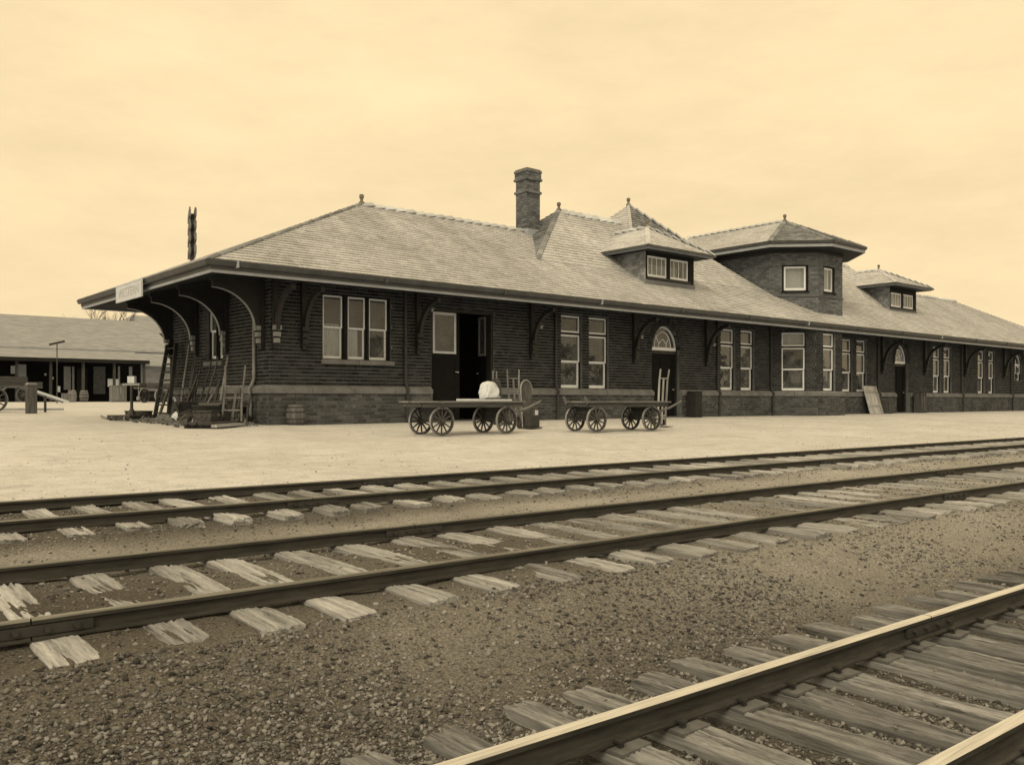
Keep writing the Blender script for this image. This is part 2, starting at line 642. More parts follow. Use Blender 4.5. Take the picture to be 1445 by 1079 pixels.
def grid_mesh(name, xs, ys, zf, attr=None):
    X, Y = np.meshgrid(xs, ys)
    Z = zf(X, Y)
    nx, ny = len(xs), len(ys)
    v = np.stack([X, Y, Z], -1).reshape(-1, 3)
    i = np.arange(nx * ny).reshape(ny, nx)
    q = np.stack([i[:-1, :-1], i[:-1, 1:], i[1:, 1:], i[1:, :-1]], -1).reshape(-1, 4)
    me = np_mesh(name, v, q)
    if attr is not None:
        a = me.attributes.new('bed', 'FLOAT', 'POINT')
        a.data.foreach_set('value', attr(X, Y).reshape(-1).astype(np.float32))
        a = me.attributes.new('pale', 'FLOAT', 'POINT')
        a.data.foreach_set('value', pale_attr(X, Y).reshape(-1).astype(np.float32))
    return me


def np_mesh(name, v, faces):
    k = faces.shape[1]
    me = bpy.data.meshes.new(name)
    me.vertices.add(len(v))
    me.vertices.foreach_set('co', v.astype(np.float32).reshape(-1))
    me.loops.add(faces.size)
    me.loops.foreach_set('vertex_index', faces.astype(np.int32).reshape(-1))
    me.polygons.add(len(faces))
    me.polygons.foreach_set('loop_start', (np.arange(len(faces)) * k).astype(np.int32))
    me.polygons.foreach_set('loop_total', np.full(len(faces), k, np.int32))
    me.update(calc_edges=True)
    me.validate()
    return me


def axis(parts):
    out = []
    for a, b, n in parts:
        out.extend(np.linspace(a, b, n, endpoint=False))
    out.append(parts[-1][1])
    return np.array(out)


gx = axis([(-900, -60, 12), (-60, -14, 24), (-14, -11, 30), (-11, 2, 260), (2, 16, 120), (16, 60, 60), (60, 900, 14)])
gy = axis([(-900, -60, 10), (-60, -24, 14), (-24, -21.2, 28), (-21.2, -16, 110), (-16, -12.5, 60), (-12.5, -10, 4), (-10, 60, 14), (60, 1500, 12)])


def ground_z(X, Y):
    z = gz(X, Y)
    near = np.clip(1.0 - np.maximum(np.abs(X + 2) - 14, 0) / 10, 0, 1)
    near = near * (yt_of(X, Y) < -12.95)
    d = (vnoise(X, Y, 0.9, 1) - 0.5) * 0.045 + (vnoise(X, Y, 0.28, 2) - 0.5) * 0.022 + (vnoise(X, Y, 0.11, 3) - 0.5) * 0.012
    z = z + d * near
    # keep the ground just under the rails' feet
    return z - 0.006


def bed_attr(X, Y):
    yt = yt_of(X, Y)
    b = np.interp(yt, [-30, -22, -19.6, -19.0, -18.3, -17.9, -15.9, -15.55, -15.25, -14.95, -12.9, -12.8],
                  [0.75, 0.8, 0.8, 0.25, 0.3, 0.6, 0.6, 0.1, 0.15, 0.75, 0.75, 0.2])
    far = np.clip((X + 6.0) / 14.0, 0, 0.6)
    return b - far


def pale_attr(X, Y):
    yt = yt_of(X, Y)
    a = np.interp(X, [-9.5, -7.5, -4.5, -1.0], [0.20, 0.35, 0.85, 1.0])
    b = np.interp(yt, [-20.5, -19.3, -18.6, -18.2, -17.5, -15.5], [0.1, 0.25, 0.5, 0.3, 0.45, 0.9])
    return np.clip(a * 0.65 + b * 0.5 - 0.05 + (vnoise(X, Y, 1.3, 33) - 0.5) * 0.5, 0, 1)


struct(link('ground', grid_mesh('ground', gx, gy, ground_z, bed_attr), M['ground'], smooth=True))

# platform: a bright gravel sheet ending in a low face along the first track
px_ = axis([(-90, -14, 20), (-14, 30, 150), (30, 140, 40)])
py_ = axis([(0, 12.8, 64), (12.8, 33, 40), (33, 75, 20)])      # distance from the edge


def plat_mesh():
    X, V = np.meshgrid(px_, py_)
    Y = V - 12.80 - math.tan(R(1.2)) * (X + 8.6)
    Z = pz(X, Y) + (vnoise(X, Y, 1.7, 5) - 0.5) * 0.02 * np.clip(V / 2, 0, 1)
    Z[0] -= 0.012 + 0.02 * vnoise(X[0], Y[0], 0.5, 9)
    Yb = Y[0:1] - 0.02
    Zb = Z[0:1] - 0.2
    X = np.vstack([X[0:1], X])
    Y = np.vstack([Yb, Y])
    Z = np.vstack([Zb, Z])
    ny, nx = X.shape
    v = np.stack([X, Y, Z], -1).reshape(-1, 3)
    i = np.arange(nx * ny).reshape(ny, nx)
    q = np.stack([i[:-1, :-1], i[:-1, 1:], i[1:, 1:], i[1:, :-1]], -1).reshape(-1, 4)
    return np_mesh('platform', v, q)


struct(link('platform', plat_mesh(), M['platform'], smooth=True))

mb = MB()
for i in range(12):
    x0 = -34 + i * 2.8
    z = gh(x0, 19.6)
    mb.box(x0, x0 + 2.77, 19.5, 19.85, z - 0.1, z + 0.10 + 0.01 * random.random())
struct(mb.build('kerb', M['wood_pale_x'], bevel=0.01))


# ================================================================== tracks
def tie_mesh(name, ln, w, h, seed, crack=1.0):
    """weathered beam along local Y, top at z = 0"""
    n, k = 64, 17
    rs = np.random.default_rng(seed)
    ys = np.linspace(-ln / 2, ln / 2, n)
    prof = [(-0.5, -1.0), (-0.5, -0.35), (-0.485, -0.06), (-0.44, 0)] + [(a, 0) for a in np.linspace(-0.36, 0.36, k)] + \
           [(0.44, 0), (0.485, -0.06), (0.5, -0.35), (0.5, -1.0)]
    m = len(prof)
    cr = [(rs.uniform(-0.36, 0.36), rs.uniform(-ln / 2, ln / 2), rs.uniform(0.25, 0.9), rs.uniform(0.5, 1.0)) for _ in range(11)]
    wob = rs.random(4) * 6.28
    V = []
    for i, y in enumerate(ys):
        e = min(i, n - 1 - i)
        ed = {0: 0.10, 1: 0.03}.get(e, 0.0)
        for (a, b) in prof:
            x = a * w * (1 + 0.03 * math.sin(y * 3 + wob[0]) - ed * 0.4) + 0.006 * math.sin(y * 2.1 + wob[1])
            z = b * h
            if b > -0.5:
                z -= ed * h * 0.5
                z += 0.006 * math.sin(y * 4.3 + wob[2] + a * 3) + rs.normal() * 0.0022
            if b == 0:
                for (ca, cy, cl, cd) in cr:
                    cxx = ca + 0.04 * math.sin(y * 5 + cy * 9)
                    dy = abs(y - cy)
                    if dy < cl / 2:
                        q = max(0, 1 - abs(a - cxx) / 0.045)
                        z -= crack * 0.032 * cd * q * (1 - dy / (cl / 2)) ** 0.5
            yy = y + (rs.normal() * 0.006 if e < 1 else 0)
            V.append((x, yy, z))
    F = []
    for i in range(n - 1):
        for j in range(m - 1):
            F.append((i * m + j, i * m + j + 1, (i + 1) * m + j + 1, (i + 1) * m + j))
    F.append(tuple(range(m - 1, -1, -1)))
    F.append(tuple(range((n - 1) * m, n * m)))
    me = bpy.data.meshes.new(name)
    me.from_pydata(V, [], [tuple(reversed(f)) for f in F])
    me.update()
    return me


def rail_mesh(name, ln, h):
    k = h / 0.12
    P = [(-0.055, 0), (0.055, 0), (0.055, 0.010), (0.012, 0.024), (0.009, 0.078), (0.030, 0.088), (0.031, 0.110), (0.024, 0.119),
         (-0.024, 0.119), (-0.031, 0.110), (-0.030, 0.088), (-0.009, 0.078), (-0.012, 0.024), (-0.055, 0.010)]
    P = [(a * k, b * k) for a, b in P]
    n = len(P)
    V = [(0, a, b - h) for a, b in P] + [(ln, a, b - h) for a, b in P]
    F = [tuple(range(n)), tuple(range(2 * n - 1, n - 1, -1))]
    mi = [0, 0]
    for i in range(n):
        j = (i + 1) % n
        F.append((i, n + i, n + j, j))
        mi.append(1 if i in (6, 7, 8) else 0)
    me = bpy.data.meshes.new(name)
    me.from_pydata(V, [], F)
    me.polygons.foreach_set('material_index', mi)
    me.update()
    return me


def make_track(T, name, label, tie_mat, n_tie, joints, plates=False, tie_z=0.0, seed=0):
    c, s = math.cos(T['yaw']), math.sin(T['yaw'])
    tr = thing(name, label, 'railway track', (T['o'][0], T['o'][1], T['z']), T['yaw'], 'railway tracks in front of the station')
    rs = random.Random(seed)
    seg = 9.0
    rm = None
    jm = None
    for si, side in enumerate((0.5, -0.5)):
        x = T['len'][0]
        cuts = [x]
        j = joints[si]
        while j < T['len'][1]:
            if j > x:
                cuts.append(j)
            j += seg
        cuts.append(T['len'][1])
        for a, b in zip(cuts[:-1], cuts[1:]):
            if abs(b - a - seg) < 1e-6:
                if rm is None:
                    rm = rail_mesh('rail', seg - 0.008, T['h'])
                me = rm
            else:
                me = rail_mesh('rail', b - a - 0.008, T['h'])
            r = link('rail', me, [M['rail_side'], M['rail_top'] if plates else M['rail_top_rusty']], tr)
            r.location = (a, side * T['g'], 0)
            if a != cuts[0]:
                if jm is None:
                    q = MB()
                    for sg in (1, -1):
                        y0, y1 = sorted((sg * 0.011, sg * 0.026))
                        q.box(-0.26, 0.26, y0, y1, -T['h'] * 0.80, -T['h'] * 0.32)
                        for bx in (-0.19, -0.065, 0.065, 0.19):
                            q.tube([(bx, sg * 0.02, -T['h'] * 0.55), (bx, sg * 0.044, -T['h'] * 0.55)], 0.014, 6)
                    jm = q.mesh('joint_bar')
                jb = link('joint_bar', jm, M['iron'], r)
                jb.location = (-0.004, 0, 0)
    meshes = [tie_mesh('tie', T['tie'], T['tw'], T['th'], seed * 10 + k, 1.0) for k in range(5)]
    pm = sm = None
    if plates:
        q = MB()
        q.box(-0.085, 0.085, -0.115, 0.115, 0.0, 0.012)
        pm = q.mesh('tie_plate')
        q = MB()
        q.box(-0.010, 0.010, -0.010, 0.010, -0.03, 0.028)
        q.box(-0.016, 0.016, -0.024, 0.014, 0.024, 0.036)
        sm = q.mesh('spike')
    xs = []
    x = -8.62 if not plates else -5.0
    for i in range(n_tie):
        xx = x + rs.uniform(-0.045, 0.045)
        xs.append(xx)
        t = link('tie', meshes[rs.randrange(5)], tie_mat, tr)
        t.location = (xx, rs.uniform(-0.05, 0.05), -T['h'] - 0.002 - (0.012 if plates else 0) + tie_z + rs.uniform(-0.010, 0.0))
        t.rotation_euler = (0, rs.uniform(-0.02, 0.02), rs.uniform(-0.025, 0.025) + (math.pi if rs.random() < 0.5 else 0))
        if plates:
            fl = -1 if abs(t.rotation_euler[2]) > 1.5 else 1
            for sg in (1, -1):
                p = link('tie_plate', pm, M['plate'], t)
                p.location = (0, fl * (sg * T['g'] / 2 - t.location[1]), 0.0)
                p.rotation_euler = (0, 0, rs.uniform(-0.1, 0.1))
                for e, ox in ((1, 0.03), (-1, -0.03)):
                    k = link('spike', sm, M['iron'], t)
                    k.location = (ox, fl * (sg * T['g'] / 2 - t.location[1]) + e * 0.066, 0.005)
                    k.rotation_euler = (0, 0, 0 if e > 0 else math.pi)
        x += T['sp'] + (rs.uniform(0.0, 0.06) if not plates else 0)
    return tr, xs


trk1, ties1 = make_track(T1, 'railway_track', 'farthest railway track along the platform edge, pale worn tie ends', M['wood_pale_x'], 105, (4.0, 2.35), seed=1, tie_z=0.020)
trk2, ties2 = make_track(T2, 'railway_track', 'middle railway track with dark rails on half buried pale ties', M['wood_pale_x'], 85, (-6.0, 0.0), seed=2, tie_z=0.006)
M['tie_near'] = wood_mat('tie_near', 0.12, 0.36, 'Y')
trk3, ties3 = make_track(T3, 'railway_track', 'nearest railway track with bright worn rail heads in the front right corner', M['tie_near'], 48, (1.2, -3.0), plates=True, seed=3)
# the tie grain runs along the tie
M['tie_far'] = wood_mat('tie_far', 0.25, 0.52, 'Y')
for tr in (trk1, trk2):
    for ch in tr.children:
        if ch.name.startswith('tie'):
            ch.data.materials[0] = M['tie_far']


# ------------------------------------------------------------------ loose stones
def stone_shapes(n=8):
    ph = (1 + 5 ** 0.5) / 2
    v = np.array([(-1, ph, 0), (1, ph, 0), (-1, -ph, 0), (1, -ph, 0), (0, -1, ph), (0, 1, ph), (0, -1, -ph), (0, 1, -ph),
                  (ph, 0, -1), (ph, 0, 1), (-ph, 0, -1), (-ph, 0, 1)], float)
    v /= np.linalg.norm(v[0])
    f = np.array([(0, 11, 5), (0, 5, 1), (0, 1, 7), (0, 7, 10), (0, 10, 11), (1, 5, 9), (5, 11, 4), (11, 10, 2), (10, 7, 6), (7, 1, 8),
                  (3, 9, 4), (3, 4, 2), (3, 2, 6), (3, 6, 8), (3, 8, 9), (4, 9, 5), (2, 4, 11), (6, 2, 10), (8, 6, 7), (9, 8, 1)])
    out = []
    for _ in range(n):
        s = v * RNG.uniform(0.5, 1.4, (12, 1)) * np.array([1.0, RNG.uniform(0.5, 0.95), RNG.uniform(0.35, 0.7)])
        out.append(s)
    return np.array(out), f


SH, SF = stone_shapes()


def local(T, x, y):
    dx, dy = x - T['o'][0], y - T['o'][1]
    c, s = math.cos(T['yaw']), math.sin(T['yaw'])
    return dx * c + dy * s, -dx * s + dy * c


def scatter(name, n, xr, yr, size, dens, label, cat, keep_top=0.05):
    x = RNG.uniform(*xr, n)
    y = RNG.uniform(*yr, n)
    keep = RNG.random(n) < dens(x, y)
    for T, ties in ((T1, ties1), (T2, ties2), (T3, ties3)):
        u, v = local(T, x, y)
        rail = (np.abs(np.abs(v) - T['g'] / 2) < 0.07)
        keep &= ~rail
        ta = np.array(ties)
        k = np.clip(np.searchsorted(ta, u), 1, len(ta) - 1)
        dd = np.minimum(np.abs(u - ta[k - 1]), np.abs(u - ta[k]))
        on = (dd < T['tw'] * 0.5 + 0.005) & (np.abs(v) < T['tie'] / 2 + 0.01)
        keep &= ~(on & (RNG.random(n) > keep_top * (0.15 if T is T3 else 1.0)))
    x, y = x[keep], y[keep]
    m = len(x)
    s = size[0] * (size[1] / size[0]) ** (RNG.random(m) ** 2.2)
    z = ground_z(x, y)
    for T, ties in ((T1, ties1), (T2, ties2), (T3, ties3)):      # a few lie on a tie
        u, v = local(T, x, y)
        ta = np.array(ties)
        k = np.clip(np.searchsorted(ta, u), 1, len(ta) - 1)
        dd = np.minimum(np.abs(u - ta[k - 1]), np.abs(u - ta[k]))
        on = (dd < T['tw'] * 0.5 + 0.005) & (np.abs(v) < T['tie'] / 2 + 0.01)
        top = T['z'] - T['h'] - 0.01 - (0.012 if T is T3 else 0)
        z = np.where(on, np.maximum(z, top), z)
    a = RNG.uniform(0, 6.283, m)
    b = RNG.normal(0, 0.35, m)
    c = RNG.normal(0, 0.35, m)
    P = SH[RNG.integers(0, len(SH), m)] * s[:, None, None] * 0.5
    ca, sa = np.cos(b)[:, None], np.sin(b)[:, None]
    P = np.stack([P[..., 0], P[..., 1] * ca - P[..., 2] * sa, P[..., 1] * sa + P[..., 2] * ca], -1)
    ca, sa = np.cos(c)[:, None], np.sin(c)[:, None]
    P = np.stack([P[..., 0] * ca + P[..., 2] * sa, P[..., 1], -P[..., 0] * sa + P[..., 2] * ca], -1)
    ca, sa = np.cos(a)[:, None], np.sin(a)[:, None]
    P = np.stack([P[..., 0] * ca - P[..., 1] * sa, P[..., 0] * sa + P[..., 1] * ca, P[..., 2]], -1)
    P += np.stack([x, y, z + s * 0.12], -1)[:, None, :]
    F = (SF[None] + (np.arange(m) * 12)[:, None, None]).reshape(-1, 3)
    o = link(name, np_mesh(name, P.reshape(-1, 3), F), M['stones'])
    tag(o, label, cat)
    return stuff(o)


def d_near(x, y):
    yt = yt_of(x, y)
    lump = np.clip(2.2 * vnoise(x, y, 1.1, 51) - 0.3, 0.25, 1.0)
    d = np.interp(yt, [-23, -21.6, -19.5, -19.0, -18.5, -18.0], [0.9, 1.0, 1.0, 0.75, 0.35, 0.3])
    return d * lump * np.clip(0.35 + 1.3 * vnoise(x, y, 0.6, 21), 0, 1) * np.interp(x, [-7.5, -4.5, 0.5], [1.0, 0.35, 0.18])


def d_mid(x, y):
    yt = yt_of(x, y)
    d = np.interp(yt, [-19, -18.4, -18.1, -15.8, -15.5, -15.2, -14.9, -12.95, -12.85], [0.12, 0.25, 0.9, 0.9, 0.15, 0.2, 0.95, 0.95, 0.0])
    return d * np.clip(0.2 + 1.3 * vnoise(x, y, 0.8, 22), 0, 1)


scatter('ballast_stones', 330000, (-10.6, 0.0), (-21.5, -18.2), (0.0090, 0.040), d_near, 'loose grey ballast stones round the nearest track', 'ballast')
scatter('cinder_stones', 62000, (-10.5, 13.0), (-18.6, -12.9), (0.012, 0.045), d_mid, 'small cinders and stones between the two farther tracks', 'ballast')




def platform_pebbles(n):
    x = RNG.uniform(-12, 26, n)
    v = RNG.random(n) ** 1.4 * 12.0
    y = v - 12.75 - math.tan(R(1.2)) * (x + 8.6)
    keep = RNG.random(n) < np.clip(0.1 + 1.3 * vnoise(x, y, 1.5, 41), 0, 1)
    x, y = x[keep], y[keep]
    m = len(x)
    s_ = 0.010 * 4.0 ** (RNG.random(m) ** 3)
    a = RNG.uniform(0, 6.283, m)
    P = SH[RNG.integers(0, len(SH), m)] * s_[:, None, None] * 0.5
    ca, sa = np.cos(a)[:, None], np.sin(a)[:, None]
    P = np.stack([P[..., 0] * ca - P[..., 1] * sa, P[..., 0] * sa + P[..., 1] * ca, P[..., 2]], -1)
    P += np.stack([x, y, pz(x, y) + s_ * 0.1], -1)[:, None, :]
    F = (SF[None] + (np.arange(m) * 12)[:, None, None]).reshape(-1, 3)
    o = link('platform_pebbles', np_mesh('platform_pebbles', P.reshape(-1, 3), F), M['pebbles'])
    return stuff(tag(o, 'fine pebbles scattered over the bright platform', 'pebbles'))


M['pebbles'] = piece_mat('pebbles', 0.22, 0.7, 0.95, 0.1, 0.2, 3.0, 1.5)
platform_pebbles(9000)

# ================================================================== the station
STA = thing('station_building', 'long dark brick railway station with wide eaves, slate roof, chimney and bay tower', 'station')
CH = 0.10          # brick course
BL = 0.26         # brick length
LEN, DEP = 56.8, 7.60
WTOP = 4.27


class Frame:
    """wall frame: u along the wall, d outwards, z up"""
    def __init__(s, o, u, n):
        s.o, s.u, s.n = Vector(o), Vector(u).normalized(), Vector(n).normalized()
        s.flip = s.u.cross(s.n).z < 0

    def tf(s, p):
        return s.o + s.u * p[0] + s.n * p[1] + Vector((0, 0, p[2]))

    def mb(s):
        return MB(s.tf, s.flip)


FR = Frame((0, 0, 0), (1, 0, 0), (0, -1, 0))
END = Frame((0, DEP, 0), (0, -1, 0), (-1, 0, 0))


def half_at(op, z):
    """u-interval of an opening at height z"""
    u0, u1, z0, z1, rise = op
    if z < z0 or z > z1 + rise:
        return None
    if z <= z1:
        return (u0, u1)
    k = math.sqrt(max(0.0, 1 - ((z - z1) / rise) ** 2))
    c, h = (u0 + u1) / 2, (u1 - u0) / 2
    return (c - h * k, c + h * k)


def spans(u0, u1, ops, z):
    cuts = sorted([h for h in (half_at(o, z) for o in ops) if h])
    out, a = [], u0
    for c0, c1 in cuts:
        if c0 > a:
            out.append((a, min(c0, u1)))
        a = max(a, c1)
    if a < u1:
        out.append((a, u1))
    return [(p, q) for p, q in out if q - p > 0.01]


FULL_BRICKS = []     # (distance, matrix, parent)
LOOSE = {}


def brick_wall(name, fr, u0, u1, z0, z1, ops, parent, d=0.0, thick=0.32, mat='brick', pick=False, topf=None):
    """backing wall with real openings + one box per brick"""
    mb = fr.mb()
    zs = {z0, z1}
    for o in ops:
        for z in (o[2], o[3], o[3] + o[4]):
            if z0 < z < z1:
                zs.add(z)
        if o[4] > 0:
            k = 14
            for i in range(1, k):
                z = o[3] + o[4] * i / k
                if z0 < z < z1:
                    zs.add(z)
    zs = sorted(zs)
    for a, b in zip(zs[:-1], zs[1:]):
        for p, q in spans(u0, u1, ops, (a + b) / 2):
            mb.box(p, q, d - thick, d, a, b)
    w = mb.build(name, M['mortar'], parent)
    bm = fr.mb()
    rs = random.Random(int(u0 * 100 + z0 * 31 + d * 1000))
    nrow = int(round((z1 - z0) / CH))
    ch = (z1 - z0) / nrow
    bricks = []
    for r in range(nrow):
        a = z0 + r * ch + 0.012
        b = z0 + (r + 1) * ch - 0.012
        header = (r % 6 == 5)
        L_ = BL * (0.5 if header else 1.0)
        ph = (r % 2) * BL / 2 + (0.06 if header else 0)
        for p, q in spans(u0, u1, ops, (a + b) / 2):
            if topf:
                pass
            k = math.floor((p - u0 - ph) / L_)
            x = u0 + ph + k * L_
            while x < q:
                s, e = max(p, x + 0.007), min(q, x + L_ - 0.007)
                if e - s > 0.03:
                    pr = 0.013 + rs.uniform(-0.004, 0.005)
                    full = (not header) and abs((e - s) - (L_ - 0.014)) < 1e-4
                    bricks.append((s, e, a, b, pr, full))
                x += L_
    if pick:
        for i, (s, e, a, b, pr, full) in enumerate(bricks):
            if full:
                c = fr.tf(((s + e) / 2, d, (a + b) / 2))
                FULL_BRICKS.append(((c - CAM).length, fr, w, (s, e, a, b, pr, d), name, i))
    LOOSE[(name, id(w))] = (fr, bricks, w, mat, d, ch)
    return w


def finish_bricks(limit=300):
    FULL_BRICKS.sort(key=lambda r: r[0])
    sel = FULL_BRICKS[:limit]
    drop = {}
    share = {}
    for dist, fr, w, (s, e, a, b, pr, d), nm, i in sel:
        drop.setdefault(id(w), set()).add(i)
        key = (id(fr), round(b - a, 4), d > 0.05)
        if key not in share:
            q = MB(lambda p, fr=fr: fr.u * p[0] + fr.n * p[1] + Vector((0, 0, p[2])), fr.flip)
            hl, hh = (e - s) / 2, (b - a) / 2
            q.box(-hl, hl, -0.012, 0.010, -hh, hh)
            share[key] = q.mesh('brick')
        o = link('brick', share[key], M['brick_plinth' if d > 0.05 else 'brick'], w)
        o.location = fr.tf(((s + e) / 2, d + pr - 0.010, (a + b) / 2))
    for (nm, wid), (fr, bricks, w, mat, d, ch) in LOOSE.items():
        mb = fr.mb()
        dr = drop.get(wid, ())
        for i, (s, e, a, b, pr, full) in enumerate(bricks):
            if i in dr:
                continue
            vs = [(s, d + pr, a), (e, d + pr, a), (e, d + pr, b), (s, d + pr, b), (s, d - 0.004, a), (e, d - 0.004, a), (e, d - 0.004, b), (s, d - 0.004, b)]
            mb.add(vs, [(3, 2, 1, 0), (0, 1, 5, 4), (1, 2, 6, 5), (2, 3, 7, 6), (3, 0, 4, 7)])
        stuff(mb.build('brickwork', M[mat], w))


WINS = [  # u0, u1, z0, z1, transom height (None = plain double hung)
    (1.62, 2.24, 1.84, 3.62, None), (2.41, 2.98, 1.84, 3.62, None), (3.11, 3.72, 1.84, 3.62, None),
    (10.70, 11.68, 1.10, 3.62, 3.0), (12.05, 13.03, 1.10, 3.62, 3.0),
    (19.70, 20.66, 1.10, 3.62, 3.0), (21.07, 22.02, 1.10, 3.62, 3.0),
    (29.17, 30.18, 1.10, 3.62, 3.0), (30.57, 31.55, 1.10, 3.62, 3.0),
    (38.79, 39.74, 1.10, 3.62, 3.0), (40.10, 41.08, 1.10, 3.62, 3.0),
    (44.59, 45.58, 1.10, 3.62, 3.0), (46.10, 47.04, 1.10, 3.62, 3.0)]
OPS = [(a, b, c, d, 0) for a, b, c, d, e in WINS[:0]]
OPS += [(1.55, 3.80, 1.82, 3.68, 0)]
OPS += [(a - 0.03, b + 0.03, 1.08, 3.66, 0) for a, b, c, d, e in WINS[3:]]
DOOR_B = (5.21, 7.71, -0.05, 3.49, 0)
ARCHES = [(15.40, 17.05, -0.05, 2.62, 0.95), (34.40, 35.92, -0.05, 2.62, 0.98)]
ARCHW = (50.05, 51.30, 1.92, 2.95, 0.72)
BAY0, BAY1 = 23.30, 28.15
OPS += [DOOR_B] + ARCHES + [ARCHW, (BAY0, BAY1, -1, 9, 0)]

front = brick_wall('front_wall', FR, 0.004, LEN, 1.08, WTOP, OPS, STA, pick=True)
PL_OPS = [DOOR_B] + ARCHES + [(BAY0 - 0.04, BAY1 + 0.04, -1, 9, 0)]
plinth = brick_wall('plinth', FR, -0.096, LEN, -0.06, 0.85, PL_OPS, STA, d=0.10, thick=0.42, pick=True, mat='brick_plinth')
EWIN = (DEP - 4.42, DEP - 3.20, 1.92, 3.62)
EOPS = [(EWIN[0] - 0.05, EWIN[1] + 0.05, 1.84, 3.68, 0)]
endw = brick_wall('end_wall', END, 0.0, DEP - 0.004, 1.08, WTOP, EOPS, STA, pick=True)
eplin = brick_wall('plinth', END, 0.0, DEP + 0.096, -0.06, 0.85, [], STA, d=0.10, thick=0.42, pick=True, mat='brick_plinth')

# bay: south-west, south and south-east faces, up into the tower
BP = [(BAY0, 0.0), (24.645, -1.345), (26.805, -1.345), (BAY1, 0.0)]
bay_frames = []
for (a, b) in zip(BP[:-1], BP[1:]):
    u = Vector((b[0] - a[0], b[1] - a[1], 0))
    n = Vector((u.y, -u.x, 0))
    bay_frames.append((Frame((a[0], a[1], 0), u, n), u.length))
BW = []
for k, (fr, ln) in enumerate(bay_frames):
    ww = (0.98, 0.98, 0.98)[k]
    c = ln / 2
    ops = [(c - ww / 2 - 0.03, c + ww / 2 + 0.03, 1.08, 3.66, 0)]
    brick_wall('bay_wall', fr, 0.0, ln, 1.08, 4.05, ops, STA, thick=0.25)
    brick_wall('bay_plinth', fr, -0.04, ln + 0.04, -0.06, 0.85, [], STA, d=0.10, thick=0.25, mat='brick_plinth')
    BW.append((fr, c - ww / 2, c + ww / 2))

# other walls, seen from nowhere near: plain brick
mb = MB()
mb.box(0.0, LEN, DEP - 0.3, DEP, -0.06, WTOP)
mb.build('back_wall', M['brick'], STA)
mb = MB()
mb.box(LEN - 0.3, LEN, 0.33, DEP - 0.31, -0.06, WTOP)
mb.build('far_end_wall', M['brick'], STA)
mb = MB()
mb.box(0.34, LEN - 0.31, 0.34, DEP - 0.31, 0.0, 0.03)
mb.build('inner_floor', M['shed_dark'], STA)
mb = MB()
mb.box(0.4, LEN - 0.4, 2.6, 2.75, 0.03, 4.2)
mb.build('partition_wall', M['shed_dark'], STA)


# water table: separate stone lengths
def water_table(fr, u0, u1, ops, parent):
    for p, q in spans(u0, u1, ops, 0.95):
        n = max(1, round((q - p) / 1.25))
        for i in range(n):
            a, b = p + (q - p) * i / n + 0.006, p + (q - p) * (i + 1) / n - 0.006
            mb = fr.mb()
            mb.prism([(-0.2, 0.85), (0.15, 0.853), (0.15, 0.985), (0.02, 1.078), (-0.2, 1.078)],
                     lambda t, a=a: (a, t[0], t[1]), lambda t, b=b: (b, t[0], t[1]))
            mb.build('water_table_stone', M['stone'], parent, bevel=0.008)


water_table(FR, -0.15, LEN, PL_OPS, front)
water_table(END, 0.0, DEP + 0.0, [], endw)
for fr, ln in bay_frames:
    water_table(fr, -0.06, ln + 0.06, [], front)


# ------------------------------------------------------------------ windows
def sash(fr, name, u0, u1, z0, z1, d, st, bot, parent, mat='white', bars=0, pane=True):
    mb = fr.mb()
    t = 0.04
    mb.box(u0, u0 + st, d - t, d, z0, z1)
    mb.box(u1 - st, u1, d - t, d, z0, z1)
    mb.box(u0 + st, u1 - st, d - t, d, z1 - st, z1)
    mb.box(u0 + st, u1 - st, d - t, d, z0, z0 + bot)
    for k in range(bars):
        u = u0 + (u1 - u0) * (k + 1) / (bars + 1)
        mb.box(u - 0.012, u + 0.012, d - t + 0.006, d - 0.006, z0 + bot, z1 - st)
    s = mb.build(name, M[mat], parent)
    if pane:
        mb = fr.mb()
        k = random.uniform(-0.004, 0.004)
        mb.face([(u0 + st * 0.8, d - 0.022 + k, z0 + bot * 0.8), (u1 - st * 0.8, d - 0.022 - k, z0 + bot * 0.8), (u1 - st * 0.8, d - 0.022 - k, z1 - st * 0.8), (u0 + st * 0.8, d - 0.022 + k, z1 - st * 0.8)])
        mb.build('pane', M['glass'], parent)
    return s


